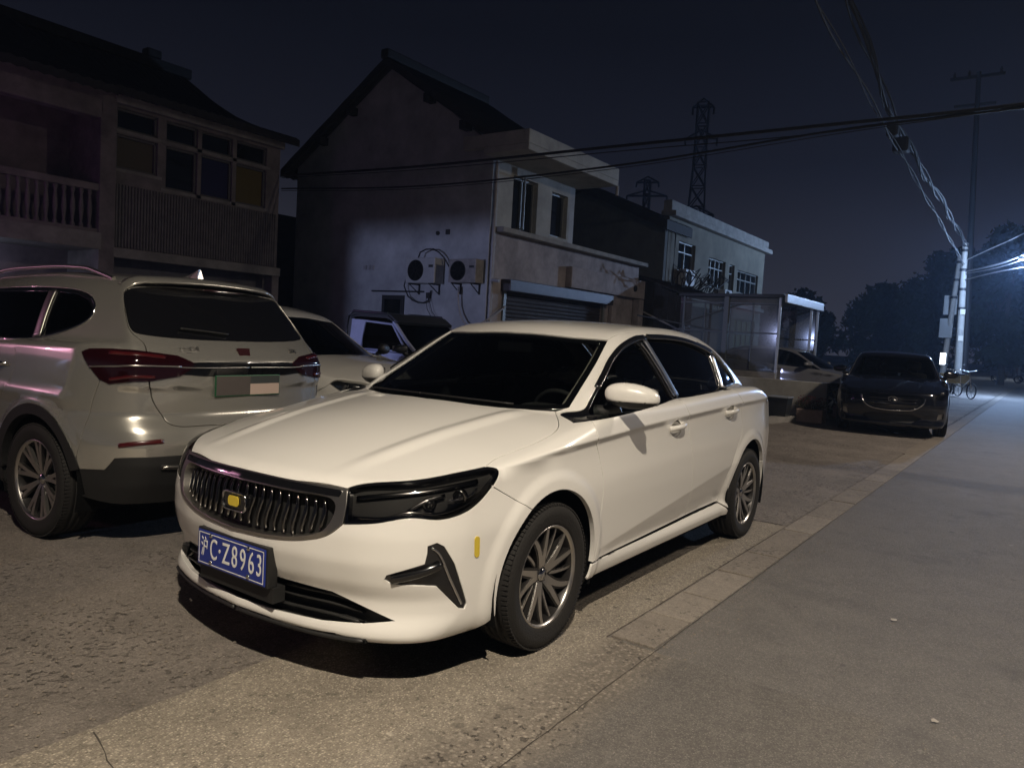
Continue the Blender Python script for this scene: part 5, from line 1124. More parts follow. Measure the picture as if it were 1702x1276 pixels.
def ac_unit(loc,face,label,mt=None,w=.80,h=.56,d=.28):
    """outdoor unit; face = rotation so that local +X looks out of the wall"""
    R=empty('air_conditioner',label,'air conditioner',loc,face,'air conditioner units on the house walls')
    b=MB();b.bbox((.04,-w/2,0),(.04+d,w/2,h),.02);c=b.build('casing',mt or M['acwhite'],R)
    b=MB();Mx=axmat((.04+d,-.12*w/.8,h*.5),(1,0,0));r=h*.42
    b.lathe([(r,-.02),(r,.012),(r-.012,.014),(r-.015,-.02)],28,0,Mx)
    for k in range(1,7): b.lathe([(r*k/7,.004),(r*k/7,.010),(r*k/7-.004,.010),(r*k/7-.004,.004)],24,0,Mx)
    for k in range(8):
        a=2*pi*k/8;p=[Mx@Vector((cos(a)*q,sin(a)*q,.007)) for q in (.03,r)];b.tube(p,.003,5)
    g=b.build('fan_guard',M['darkgrille'],R)
    b=MB();b.lathe([(r*.97,.0015),(0,.0015)],28,0,Mx);b.build('fan_opening',M['dark'],g)
    b=MB();b.box((.04+d,w*.5-.19,h*.62),(.044+d,w*.5-.05,h*.72));b.build('brand_plate',M['darkgrille'],R)
    for y in (-w*.35,w*.35):
        b=MB();b.box((0,y-.02,-.03),(.06+d,y+.02,-.002));b.box((0,y-.02,-.25),(.03,y+.02,-.03));b.tube([(.015,y,-.24),(.03+d,y,-.03)],.012,6);b.build('bracket',M['darkgrille'],R)
    return R
def wire(name,pts,r,label,cat='cable',group=None,mt=None,par=None):
    b=MB();b.tube(smooth_poly(pts,step=.3),r,6)
    o=b.build(name,mt or M['cable'],par)
    if par is None: tag(o,label,cat,group)
    return o
# ======== house with the gable wall
H=empty('gable_house','plastered two storey house with dark tiled gable roof, two air conditioners on its end wall','house',(-11,-8,0))
def P3(o,*a): return o
hx,hy=-11,-8
# children are modelled in world space, then moved by the parent's inverse
def adopt(par):
    loc=Vector(par.location)
    for c in par.children:
        if not c.get('_ad'):
            c.location=Vector(c.location)-loc;c['_ad']=1
gy0,gy1=-14.85,-8.0
b=MB();ez0,ez1,rz_,ry=5.72,5.62,7.95,-11.3
poly=[(gy0,0),(gy1,0),(gy1,ez1),(ry,rz_),(gy0,ez0)]
v=[(hx,y,z) for y,z in poly]+[(hx-.24,y,z) for y,z in poly]
b.add(v,[(0,1,2,3,4),(5,9,8,7,6)]+[(i,5+i,5+(i+1)%5,(i+1)%5) for i in range(5)]);b.build('gable_wall',M['plaster'],H)
fy=lambda u,d,z:(u,-8.0-d,z)
w1=(-12.87,-11.82,3.82,5.15);w2=(-14.30,-13.52,3.98,5.08)
wall_with_holes('front_wall',H,-14.4,-11.24,0,5.62,[w1,w2],fy,M['plaster2'])
window_y(H,w1[0],w1[1],w1[2],w1[3],-8.14,M['wframe'],M['win'],1);window_y(H,w2[0],w2[1],w2[2],w2[3],-8.14,M['wframe'],M['win'],0)
# curtain behind the first window, open casement
b=MB();b.grid(lambda u,v_:(-12.8+.9*u,-8.30+.02*sin(u*40),3.85+1.25*v_),60,2);b.build('curtain',mat('curtain_cloth',(.05,.045,.05),.9),H)
b=MB()
for a_,c_ in (((-11.86,-8.10,3.86),(-11.83,-7.66,3.90)),((-11.86,-8.10,5.08),(-11.83,-7.66,5.12)),((-11.86,-7.70,3.90),(-11.83,-7.66,5.08))): b.box(a_,c_)
b.build('open_casement',M['wframe'],H)
b=MB();b.box((-14.64,-14.85,0),(-14.4,-8.0,5.6));b.box((-14.4,-14.85,0),(-11.24,-14.6,5.7));b.build('rear_wall',M['plaster'],H)
b=MB();b.box((-14.38,-14.58,2.9),(-11.26,-8.26,3.05));b.build('floor',M['concrete'],H)
tiled_roof('roof',H,-10.72,-14.75,-7.45,5.60,ry,8.06,.20,M['tile']);tiled_roof('roof',H,-10.72,-14.75,-15.25,5.62,ry,8.06,.20,M['tile'])
b=MB();b.bbox((-14.8,ry-.13,8.0),(-10.66,ry+.13,8.24),.05);b.build('ridge',M['tile'],H)
for i,(y,z) in enumerate(((-9.9,7.02),(-8.75,6.25),(-12.6,7.05),(-13.7,6.4))):
    b=MB();b.bbox((-10.99,y-.09,z-.22),(-10.72,y+.09,z-.02),.01);b.build('purlin_end',M['tile'],H)
# balcony canopy slab at eaves height
b=MB();b.bbox((-14.75,-8.0,5.36),(-10.62,-6.78,5.50),.02);b.bbox((-14.75,-6.92,5.50),(-10.62,-6.78,5.80),.02);b.bbox((-10.78,-8.6,5.50),(-10.62,-6.92,5.80),.02);b.bbox((-14.75,-8.0,5.50),(-14.6,-6.92,5.80),.02);b.build('canopy_slab',M['plaster2'],H)
for x in (-14.9,-14.4):
    pass
b=MB();b.tube([(-14.62,-6.74,5.34),(-14.62,-6.74,5.10)],.045,10);b.build('canopy_spout',M['pvc'],H)
# downpipe on the corner
b=MB();b.tube([(-11.06,-7.93,5.3),(-11.06,-7.93,.1)],.045,10)
for z in (4.6,3.4,2.2,1.0): b.tube([(-11.06,-7.93,z),(-11.06,-7.93,z+.06)],.058,10)
b.tube([(-11.06,-7.93,2.62),(-11.06,-7.70,2.60)],.04,8);b.build('downpipe',M['pvc'],H)
# small dark window and wall fittings on the gable
b=MB();b.bbox((-11.0,-11.3,1.25),(-10.95,-10.55,2.22),.01);m_=b.build('gable_window',M['darkgrille'],H)
b=MB();b.box((-10.952,-11.2,1.35),(-10.94,-10.65,2.12));b.build('pane',M['win'],m_)
for y in (-12.0,-11.86,-11.72): 
    b=MB();b.bbox((-11.0,y-.05,2.86),(-10.97,y+.05,2.98),.006);b.build('vent_cover',M['pvc'],H)
b=MB();b.lathe([(.0,0),(.05,0),(.05,.04),(0,.045)],14,0,axmat((-11.0,-9.55,3.72),(1,0,0)));b.bbox((-11,-9.30,3.68),(-10.97,-9.18,3.80),.005);b.build('pipe_hole',M['darkgrille'],H)
b=MB();b.bbox((-11.0,-11.7,2.30),(-10.96,-9.9,2.34),.01);b.build('conduit',M['darkgrille'],H)
adopt(H)
a1=ac_unit((-11.0,-9.74,2.50),0,'left outdoor air conditioner unit on the gable wall with a dark hose looped above',None,.92,.60,.34)
a2=ac_unit((-11.0,-8.48,2.52),0,'weathered outdoor air conditioner unit on the gable wall right beside the downpipe',mat('yellowed_casing',(.24,.22,.20),.6,noise=.3,nscale=7),.80,.54,.30)
hg='hoses and cables on the gable wall'
wire('hose',[(-10.80,-10.0,3.05),(-10.78,-9.9,3.25),(-10.80,-9.5,3.32),(-10.85,-9.2,3.12),(-10.95,-9.1,2.9)],.018,'black hose arching over the left air conditioner','hose',hg)
wire('hose',[(-10.75,-10.2,2.75),(-10.85,-10.45,2.45),(-10.9,-10.35,2.2),(-10.9,-10.0,2.05),(-10.92,-9.7,2.1),(-10.95,-9.65,2.35)],.018,'black hose looping down below the left air conditioner','hose',hg)
wire('hose',[(-10.85,-8.72,2.45),(-10.86,-8.70,2.0),(-10.80,-8.5,1.65),(-10.75,-8.2,1.50),(-10.8,-7.95,1.62),(-11.2,-7.85,1.85),(-11.6,-7.88,2.05)],.022,'grey drain hose sagging from the right air conditioner to the shutter','hose',hg,M['pvc'])
wire('cable',[(-10.93,-9.78,2.3),(-10.9,-9.70,1.9),(-10.92,-9.45,1.6),(-10.9,-9.2,1.3),(-10.93,-9.15,.8)],.008,'thin cable dangling beneath the left air conditioner','cable',hg)
wire('cable',[(-10.93,-9.70,2.3),(-10.9,-9.55,1.85),(-10.92,-9.25,1.55),(-10.9,-9.12,1.2)],.008,'second thin cable dangling beneath the left air conditioner','cable',hg)
b=MB();b.bbox((-11.0,-9.78,2.16),(-10.94,-9.68,2.30),.008);tag(b.build('junction_box',M['darkgrille']),'little black junction box under the left air conditioner','junction box')
# ======== single storey annex with the roller shutter
A=empty('annex','low flat roofed annex with a brown roller shutter and stained plaster','annex',(-14.8,-8,0))
fa=lambda u,d,z:(u,-7.94-d,z)
wall_with_holes('front_wall',A,-18.6,-11.12,0,3.72,[(-16.35,-11.62,-.01,2.42)],fa,M['pinkplaster'],.05)
b=MB();b.bbox((-18.75,-8.0,3.72),(-11.12,-7.70,3.84),.02);b.build('coping',M['concrete'],A)
b=MB();b.bbox((-18.72,-7.94,2.72),(-14.3,-7.74,3.28),.03);b.build('fascia',M['pinkplaster'],A)
b=MB();b.bbox((-18.6,-7.93,0),(-18.3,-7.70,2.7),.02);b.bbox((-17.0,-7.93,0),(-16.75,-7.80,2.7),.02);b.build('pier',M['pinkplaster'],A)
b=MB();n=26
for i in range(n):
    z=i*.094;b.add([(-16.35,-7.99,z),(-16.35,-7.965,z+.047),(-16.35,-7.99,z+.088),(-11.62,-7.99,z),(-11.62,-7.965,z+.047),(-11.62,-7.99,z+.088)],[(0,1,4,3),(1,2,5,4)])
sh=b.build('roller_shutter',M['shutter'],A)
b=MB();b.bbox((-16.55,-7.94,2.40),(-11.45,-7.66,2.68),.02);b.build('shutter_box',M['shutter'],sh)
b=MB();b.box((-16.45,-7.94,0),(-16.35,-7.88,2.4));b.box((-11.62,-7.94,0),(-11.52,-7.88,2.4));b.build('shutter_rail',M['wframe'],sh)
b=MB();b.lathe([(.09,0),(.09,.04),(.06,.05),(0,.03)],20,0,axmat((-18.0,-7.735,3.0),(0,1,0)));b.build('round_vent',M['darkgrille'],A)
b=MB();b.bbox((-17.0,-7.94,2.1),(-16.96,-7.90,2.5),.005);b.build('bracket',M['darkgrille'],A)
b=MB();b.bbox((-13.2,-7.93,3.30),(-12.85,-7.90,3.42),.01);b.build('wall_stain_plate',M['darkgrille'],A) if False else None
b=MB();b.box((-18.6,-13,0),(-18.4,-8,3.7));b.box((-18.6,-13,3.55),(-14.64,-8,3.70));b.build('side_wall',M['concrete'],A)
for dz in (1.55,1.68,1.81):
    b=MB();b.tube([(-17.9,-7.93,dz),(-17.7,-7.925,dz+.01),(-17.4,-7.93,dz)],.008,5);b.build('wall_scrawl',M['darkgrille'],A)
adopt(A)
# ======== dark lean-to beside the annex
Lq=empty('lean_to','dark cluttered lean-to with a sagging tin roof beside the annex','shed',(-20,-7,0))
M['tin']=mat('rusty_tin',(.028,.024,.022),.7,.3,noise=.4,nscale=5)
tiled_roof('roof',Lq,-18.75,-22.5,-6.2,2.85,-8.0,3.45,.05,M['tin'],.12)
b=MB();b.box((-22.4,-6.5,0),(-18.9,-6.4,2.6));b.build('front_panel',mat('old_boards',(.035,.032,.03),.9,noise=.4,nscale=6),Lq)
b=MB();n=14
for i in range(n):
    y0=-8.0+1.8*i/n;z1=3.42-.052*i;b.box((-18.82+.015*(i%2),y0,.0),(-18.80+.015*(i%2),y0+.125,z1))
b.build('side_boards',mat('black_boards',(.020,.018,.017),.9,noise=.4,nscale=6),Lq)
b=MB();b.tube([(-18.7,-8.0,1.5),(-18.7,-6.2,1.95)],.03,6);b.tube([(-18.7,-7.9,2.4),(-18.7,-6.2,1.7)],.03,6);b.tube([(-18.7,-6.3,1.62),(-15.6,-5.2,1.68)],.025,6);b.build('leaning_tubes',M['pvc'],Lq)
for x in (-18.85,-20.6,-22.4):
    b=MB();b.tube([(x,-6.3,0),(x,-6.3,2.9)],.05,8);b.build('post',M['tin'],Lq)
b=MB();r=random.Random(5)
for i in range(26):
    x=r.uniform(-22.2,-18.7);b.tube([(x,-6.9,3.2),(x+r.uniform(-.5,.5),-6.6+r.uniform(-.3,.3),3.4+r.uniform(0,.4)),(x+r.uniform(-.8,.8),-6.5,3.2+r.uniform(0,.5))],.018,5)
b.build('scrap_rods',M['tin'],Lq)
adopt(Lq)
# ======== grey gable house behind
C_=empty('grey_house','dark grey rendered house end with a steep tiled roof behind the annex','house',(-20.5,-8,0))
pc=[(-8.0,0),(-8.0,5.35),(-11.3,6.75),(-14.8,5.3),(-14.8,0)]
b=MB();v=[(-20.5,y,z) for y,z in pc]+[(-20.7,y,z) for y,z in pc];b.add(v,[(0,1,2,3,4),(9,8,7,6,5)]+[(i,5+i,5+(i+1)%5,(i+1)%5) for i in range(5)]);b.build('gable_wall',M['greywall'],C_)
tiled_roof('roof',C_,-20.25,-22.4,-7.85,5.42,-11.3,6.92,.32,M['tile']);tiled_roof('roof',C_,-20.25,-22.4,-15.2,5.3,-11.3,6.92,.32,M['tile'])
adopt(C_)
# ======== far white building
M['farplaster']=mat('far_building_plaster',(.16,.148,.115),.9,noise=.3,nscale=1.2,detail=9)
D_=empty('white_building','long white two storey building with flat parapet and aluminium windows far behind the carport','building',(-25.8,-8,0))
wd_=[(-23.15,-21.65,3.95,4.95),(-26.3,-24.5,3.62,4.72),(-27.35,-26.75,3.6,4.70),(-30.4,-27.75,3.66,4.58)]
wg=[(-23.3,-21.7,.9,2.6),(-26.8,-24.4,.2,2.6),(-30.4,-27.8,.2,2.6)]
M['litglass']=mat('lit_pane',(.05,.06,.055),.2,emit=(.40,.55,.50),es=.10)
wall_with_holes('front_wall',D_,-31.1,-20.75,0,5.62,wd_+wg,fy,M['farplaster'])
for w in wd_: window_y(D_,w[0],w[1],w[2],w[3],-8.12,M['wframe'],M['win'],1 if w[1]-w[0]<1.7 and w[1]-w[0]>1 else (0 if w[1]-w[0]<1 else 3),w[3]-.35)
for w in wg: window_y(D_,w[0],w[1],w[2],w[3],-8.12,M['wframe'],M['litglass'],3,2.0)
b=MB();b.bbox((-31.3,-8.25,5.62),(-20.6,-7.72,5.80),.03);b.bbox((-31.25,-8.2,5.80),(-20.65,-7.9,6.15),.02);b.build('parapet',M['concrete'],D_)
b=MB();b.bbox((-31.1,-7.99,3.02),(-20.75,-7.85,3.16),.01);b.build('string_course',M['concrete'],D_)
b=MB();b.box((-31.1,-15,0),(-30.86,-8.24,5.6));b.box((-31.1,-15,5.45),(-20.75,-8.24,5.6));b.build('side_wall',M['plaster2'],D_)
b=MB();b.tube([(-21.1,-7.9,5.5),(-21.1,-7.9,3.2),(-21.4,-7.8,3.1)],.04,8);b.build('downpipe',M['cable'],D_)
adopt(D_)
ac_unit((-22.0,-7.97,3.42),pi/2,'outdoor air conditioner unit below the first upper window of the long white building')
ac_unit((-25.9,-7.97,3.05),pi/2,'lower outdoor air conditioner unit between two windows of the long white building')
# ======== left house
E_=empty('balcony_house','old two storey house with baluster balcony and coloured window panels','house',(-4,-13,0))
ye=-13.0;fe=lambda u,d,z:(u,ye-d,z)
LM=M['leftplaster']=mat('grubby_plaster',(.20,.175,.165),.9,noise=.4,nscale=1.8,bump=.3,bscale=14,detail=9)
pn=[(-5.92,-5.06),(-6.83,-6.10),(-7.70,-6.92),(-8.62,-7.80)]
hl_=[(a,b_,4.30 if i in (0,) else 4.08,4.98) for i,(a,b_) in enumerate(pn)]+[(a,b_,5.08,5.50) for a,b_ in pn]
wall_with_holes('front_wall',E_,-9.0,-4.98,2.62,5.75,hl_,fe,LM)
M['oldframe']=mat('old_window_frame',(.10,.095,.09),.6)
cols=[mat('dull_yellow_panel',(.085,.068,.04),.7),M['win'],mat('blue_panel',(.004,.005,.06),.7),mat('mustard_panel',(.12,.085,.008),.7)]
for i,(a,b_,c,d) in enumerate(hl_): window_y(E_,a,b_,c,d,ye-.08,M['oldframe'],cols[i] if i<4 else M['win'],0)
b=MB();n=60
for i in range(n):
    x=-8.95+3.9*i/n;b.add([(x,ye+.004,2.72),(x+.02,ye+.03,2.72),(x+.05,ye+.03,2.72),(x+.065,ye+.004,2.72),(x,ye+.004,3.98),(x+.02,ye+.03,3.98),(x+.05,ye+.03,3.98),(x+.065,ye+.004,3.98)],[(0,1,5,4),(1,2,6,5),(2,3,7,6)])
b.build('ribbed_parapet',mat('ribbed_tiles',(.13,.115,.11),.6,noise=.3,nscale=4),E_)
b=MB();b.bbox((-9.05,ye-.02,2.50),(-4.98,ye+.10,2.70),.02);b.bbox((-9.05,ye-.02,5.56),(-4.98,ye+.12,5.80),.02);b.build('concrete_beam',M['concrete'],E_)
b=MB();b.bbox((-5.02,ye-.25,0),(-4.70,ye+.10,5.8),.02);b.bbox((-9.05,ye-.25,0),(-8.85,ye+.05,2.6),.02);b.build('pilaster',LM,E_)
b=MB();b.box((-8.85,ye-.6,0),(-5.02,ye-.5,2.6));b.build('ground_floor_wall',mat('grey_shutters',(.12,.115,.125),.7,noise=.2,nscale=5),E_)
# balcony
b=MB();b.box((-4.7,ye-1.5,0),(3.5,ye-1.4,2.62));b.build('ground_floor_wall',mat('pale_shop_wall',(.36,.36,.38),.8,noise=.2,nscale=2,detail=8),E_)
b=MB();b.bbox((-4.75,ye-1.3,2.62),(3.5,ye+.12,2.95),.02);b.build('balcony_slab',M['concrete'],E_)
b=MB();b.bbox((-4.7,ye-.08,3.76),(3.5,ye+.08,3.90),.02);rl=b.build('railing',LM,E_)
b=MB();b.bbox((-4.7,ye-.08,2.95),(3.5,ye+.06,3.02),.01);b.build('railing_base',LM,rl)
pr=[(.045,0),(.045,.05),(.024,.09),(.036,.22),(.048,.34),(.038,.50),(.022,.62),(.042,.68),(.042,.74)]
bal=None
for i in range(48):
    x=-4.56+.158*i
    if bal is None:
        b=MB();b.lathe([(r_,h_) for r_,h_ in pr],10);bal=b.build('baluster',LM,rl,loc=(x,ye,3.02))
    else:
        c=bal.copy();COL.objects.link(c);c.location=(x,ye,3.02)
fb=lambda u,d,z:(u,ye-1.3-d,z)
wall_with_holes('back_wall',E_,-4.9,3.5,0,5.7,[(-4.15,-2.95,2.95,4.95) if False else (-2.95,-1.2,3.0,5.0)],fb,mat('balcony_plaster',(.19,.15,.16),.9,noise=.3,nscale=2,detail=8))
b=MB();b.box((-2.9,ye-1.42,3.0),(-1.25,ye-1.38,5.0));b.build('balcony_door',mat('dark_door',(.015,.010,.018),.5),E_)
b=MB();b.bbox((-4.75,ye-.2,5.18),(3.5,ye+.10,5.72),.02);b.build('balcony_beam',LM,E_)
b=MB();b.box((-4.95,-20,0),(-4.75,ye-.25,5.7));b.box((-9.0,-21,0),(-8.8,ye-.25,5.75));b.box((-9,-21,0),(3.5,-20.8,5.7));b.build('side_wall',LM,E_)
tiled_roof('roof',E_,-4.8,3.8,-12.45,5.72,-17.5,8.05,.16,M['tile'],bow=.12);tiled_roof('roof',E_,-9.25,-4.82,-12.60,5.80,-17.5,7.95,.16,M['tile'],bow=.28)
tiled_roof('roof',E_,-9.25,3.8,-22.4,5.8,-17.5,8.0,.16,M['tile'])
b=MB();b.bbox((-9.3,-17.62,7.95),(3.8,-17.38,8.22),.05);b.bbox((-8.4,-17.66,8.2),(-8.0,-17.34,8.42),.05);b.build('ridge',M['tile'],E_)
b=MB();b.bbox((-4.82,ye+.02,5.70),(3.8,ye+.62,5.80),.01);b.build('eave_board',M['tile'],E_) if False else None
adopt(E_)
b=MB();b.box((-14.9,-24,0),(-9.6,-16.4,4.6));o=b.build('wall',M['tile'],None);o.name='back_shed';o.data.name='back_shed';tag(o,'black shed wall seen in the gap between the balcony house and the gable house','shed')
# ======== carport
K=empty('carport','open carport with glazed metal sides, dark sheet roof and a pale front fascia','carport',(-17,-4.5,0))
M['frame']=mat('painted_steel',(.10,.11,.11),.5,.5);M['palef']=mat('pale_fascia_metal',(.42,.45,.47),.4,.3,noise=.1,nscale=8)
M["kglass"]=glass("carport_glass",(.55,.60,.62),rough=.08,dust=.22)
b=MB();b.bbox((-18.7,-5.15,2.62),(-15.3,-2.5,2.68),.01)
for i in range(17): b.box((-18.6+.2*i,-5.1,2.68),(-18.55+.2*i,-2.55,2.70))
b.build('roof',mat('roof_sheet',(.03,.032,.036),.5,.3),K)
b=MB();b.bbox((-18.75,-2.50,2.50),(-15.25,-2.44,2.70),.01);b.build('fascia',M['palef'],K)
for (x,y) in ((-15.35,-2.62),(-15.35,-3.9),(-15.35,-5.0),(-17.95,-2.55),(-18.62,-2.55),(-18.62,-5.0)):
    b=MB();w=.06 if y in(-3.9,) else .028;b.bbox((x-w,y-w,0),(x+w,y+w,2.62),.004);b.build('post',M['frame'] if y<-3 else M['palef'],K)
b=MB()
for z in (.85,1.75,2.45): b.bbox((-15.37,-5.1,z),(-15.33,-2.62,z+.035),.003)
for y in (-3.25,-4.45): b.bbox((-15.37,y-.015,.85),(-15.33,y+.015,2.48),.003)
b.tube([(-15.35,-5.0,1.95),(-15.35,-3.4,2.5)],.025,6);b.tube([(-15.35,-6.3,2.1),(-15.35,-3.9,1.75)],.022,6)
b.build('side_frame',M['frame'],K)
b=MB();b.quad((-15.35,-5.1,.87),(-15.35,-2.65,.87),(-15.35,-2.65,2.6),(-15.35,-5.1,2.6));b.build('side_glass',M['kglass'],K)
b=MB();b.quad((-18.62,-5.1,.87),(-18.62,-2.6,.87),(-18.62,-2.6,2.6),(-18.62,-5.1,2.6));b.build('side_glass',M['kglass'],K)
b=MB();b.box((-15.45,-5.1,0),(-15.27,-2.62,.85));b.build('plinth_wall',M['concrete'],K)
adopt(K)
b=MB();b.bbox((-14.32,-3.6,0),(-14.12,-1.16,.74),.015);o=b.build('low_wall',M['plaster2']);tag(o,'low plastered wall behind the dark bin and the plant trough','wall')
b=MB();b.bbox((-15.9,-1.9,-.02),(-11.35,-1.58,.09),.02) if False else b.prism([(-11.3,-1.62),(-14.05,-1.05),(-14.1,-1.25),(-11.3,-1.85)],-.02,.10);o=b.build('kerb',M['concrete']);struct(o)
# ======== litter bin and plant trough
Bn=empty('wheelie_bin','dark plastic bin with a pale rim standing before the low wall','bin',(-12.35,-1.62,.0));
M['binp']=mat('bin_plastic',(.025,.028,.030),.35)
b=MB();v=[];
for z,w,d in ((.02,.15,.15),(.46,.19,.19)): v+=[(-d,-w,z),(d,-w,z),(d,w,z),(-d,w,z)]
b.add(v,[(0,3,2,1),(4,5,6,7),(0,1,5,4),(1,2,6,5),(2,3,7,6),(3,0,4,7)]);b.build('bin_body',M['binp'],Bn)
b=MB();b.bbox((-.21,-.21,.455),(.21,.21,.485),.01);b.build('bin_lid',mat('bin_lid',(.22,.23,.24),.4),Bn);b=MB();b.tube([(.2,-.21,.47),(.2,.21,.47)],.012,8);b.build('bin_handle',M['palef'],Bn)
def planter(loc,label,n,seed,w=.5,flow=True):
    R=empty('planter',label,'planter',loc);b=MB();b.bbox((-.16,-w/2,0),(.16,w/2,.26),.015);b.build('trough',mat('clay_trough',(.30,.22,.19),.8,noise=.2,nscale=9),R)
    b=MB();b.box((-.13,-w/2+.03,.22),(.13,w/2-.03,.245));b.build('soil',M['crack'],R)
    r=random.Random(seed);b=MB();s=MB()
    for i in range(n):
        a=r.uniform(0,6.28);rr_=r.random()**.5;px,py,pz=.24*rr_*cos(a),(w*.62)*rr_*sin(a),.27+.26*r.random()*(1.1-rr_*.6);q=r.uniform(.012,.028)
        d=Vector((r.uniform(-1,1),r.uniform(-1,1),r.uniform(-.3,1))).normalized();e_=d.orthogonal().normalized()*q*.5;p=Vector((px,py,pz));b.add([p-e_,p+d*q*.6-e_*.2,p+d*q*1.4,p+e_+d*q*.5],[(0,1,2,3)])
        if i%12==0: s.tube([(px*.3,py*.5,.24),(px,py,pz)],.004,5)
    b.build('leaves',mat('trough_leaves',(.05,.065,.025),.7,noise=.5,nscale=14),R);s.build('stems',mat('stems',(.06,.05,.03),.8),R)
    if flow:
        f=MB()
        for i in range(60): p=Vector((r.uniform(-.2,.2),r.uniform(-w*.5,w*.5),r.uniform(.34,.52)));f.lathe([(0,0),(.012,.004),(.014,.012)],6,0,axmat(p,(r.uniform(-1,1),r.uniform(-1,1),1)))
        f.build('flowers',mat('red_petals',(.16,.03,.03),.7),R)
    return R
planter((-12.75,-1.12,0),'clay trough of scruffy red-tinged plants beside the dark bin',900,3)
planter((-14.4,-.86,0.02),'smaller trough of leaves half hidden behind the dark blue sedan',500,4,.36,False)
# ======== utility poles, boxes, wires
def pole(name,label,base,top,r0,r1,mt,bands=3):
    R=empty(name,label,'utility pole',base);b=MB();d=Vector(top)-Vector(base);n=10
    b.tube([d*i/n for i in range(n+1)],r0,14,rr=[r0+(r1-r0)*i/n for i in range(n+1)]);b.build('pole_shaft',mt,R)
    for k in range(bands):
        t=.95-.13*k;q=MB();q.tube([d*t-Vector((0,0,.06)),d*t+Vector((0,0,.06))],r1+.045,12);q.build('band',M['cable'],R)
    return R
M['polec']=mat('pole_concrete',(.27,.255,.23),.8,noise=.2,nscale=3);M['darkpole']=mat('dark_steel',(.05,.05,.055),.6,.3)
p1=pole('utility_pole','pale concrete utility pole beside the road with dark bands and a paper notice',(-37,-.66,0),(-37,-.86,6.7),.17,.12,M['polec'],4)
for z in (3.6,2.4):
    b=MB();b.bbox((.16,-.10-.03*z/3,z-.12),(.175,.10-.03*z/3,z+.12),.004);b.build('notice',mat('notice_paper',(.55,.50,.42),.7),p1)
p2=pole('utility_pole','thinner leaning pole carrying two grey meter boxes',(-43.5,-1.95,0),(-41.5,-1.42,6.7),.15,.11,M['polec'],3)
p3=pole('utility_pole','tall dark power pole with crossarm towering above the pale pole',(-46,-1.1,0),(-46,-1.75,17.2),.20,.12,M['darkpole'],0)
b=MB();b.bbox((-.08,-2.0,16.9),(.08,.6,17.05),.02);b.bbox((-.08,-1.7,15.4),(.08,.3,15.52),.02);b.build('crossarm',M['darkpole'],p3)
for y in (-1.8,-1.1,.4):
    b=MB();b.lathe([(.05,0),(.09,.05),(.05,.10),(.09,.15),(.05,.20),(.03,.3)],10,0,axmat((0,y,17.05),(0,0,1)));b.build('insulator',M['darkpole'],p3)
for i,(y,z,h,lb) in enumerate(((-1.75,4.25,1.0,'upper grey meter box strapped to the leaning pole'),(-1.86,3.05,1.0,'lower grey meter box strapped to the leaning pole'))):
    R=empty('meter_box',lb,'meter box',(-42.6,y,z),0,'meter boxes on the leaning pole');b=MB();b.bbox((-.15,-.30,-h/2),(.15,.30,h/2),.03);b.build('casing',mat('box_grey',(.30,.30,.29),.6,noise=.1,nscale=5),R)
    b=MB();b.bbox((.15,-.26,-h/2+.06),(.165,.26,h/2-.06),.006);b.build('door',mat('box_door',(.26,.26,.25),.6),R);b=MB();b.bbox((-.1,.30,-.03),(.1,.48,.03),.01);b.build('strap',M['cable'],R)
# lit sign on the pole foot
b=MB();b.bbox((-42.0,-1.95,1.15),(-41.95,-1.68,1.75),.02);o=b.build('lamp_box',mat('lit_sign',(.6,.6,.6),.5,emit=(.85,.92,1.0),es=3.0));tag(o,'small white lit sign low beside the leaning pole','sign')
gw='overhead cables along the road'
r=random.Random(11)
def bundle(pts,n,spread,r0,labels,tw=9,grp=gw):
    for k in range(n):
        ph=r.uniform(0,6.28);Q=smooth_poly(pts,step=.8);o=[]
        for i,p in enumerate(Q):
            a=ph+i*tw*.08;o.append((p[0],p[1]+spread*cos(a),p[2]+spread*sin(a)))
        b=MB();b.tube(o,r0,5);tag(b.build('overhead_cable',M['cable2']),labels,'cable',grp)
M['cable2']=mat('overhead_cable_sheath',(.06,.06,.062),.7,spec=.15)
LB=['thickest twisted cable of the upper overhead bundle above the road edge','upper overhead cable winding round the left of the thickest one','upper overhead cable winding round the right of the thickest one','thin upper overhead cable looping lowest in the bundle','thin upper overhead cable riding topmost in the bundle']
for k_,l_ in enumerate(LB): bundle([(-36.9,-.8,6.55),(-27,-.8,6.78),(-18.3,-.8,6.9),(-11.7,-.8,7.62),(-3,-.8,9.2),(6,-.8,11.2)],1,.035+.02*k_,.030-.004*k_,l_)
for k_,l_ in enumerate(('heavier lower overhead cable that ends below the bundle on the pale pole','thinner lower overhead cable beside the heavier one on the pale pole')): bundle([(-36.9,-.82,5.7),(-27,-.8,6.1),(-16.6,-.8,6.5),(-9.4,-.8,6.85),(-2,-.8,7.6),(6,-.8,8.6)],1,.04,.018-.006*k_,l_)
for a_,c_,l_ in (((-18.4,-.98,6.45),(-18.0,-.62,6.80),'larger black splice box hanging on the overhead cables, lower of the two'),((-17.2,-.95,6.55),(-16.9,-.70,6.85),'smaller black splice box on the overhead cables, nearer the camera')):
    b=MB();b.bbox(a_,c_,.05);tag(b.build('cable_joint',M['cable']),l_,'splice box')
gx='cables crossing the street from the left house'
def cross(pts,rr_,lb):
    b=MB();b.tube(smooth_poly([(-9,y,z) for y,z in pts],step=.5),rr_,6);tag(b.build('crossing_cable',M['cable']),lb,'cable',gx)
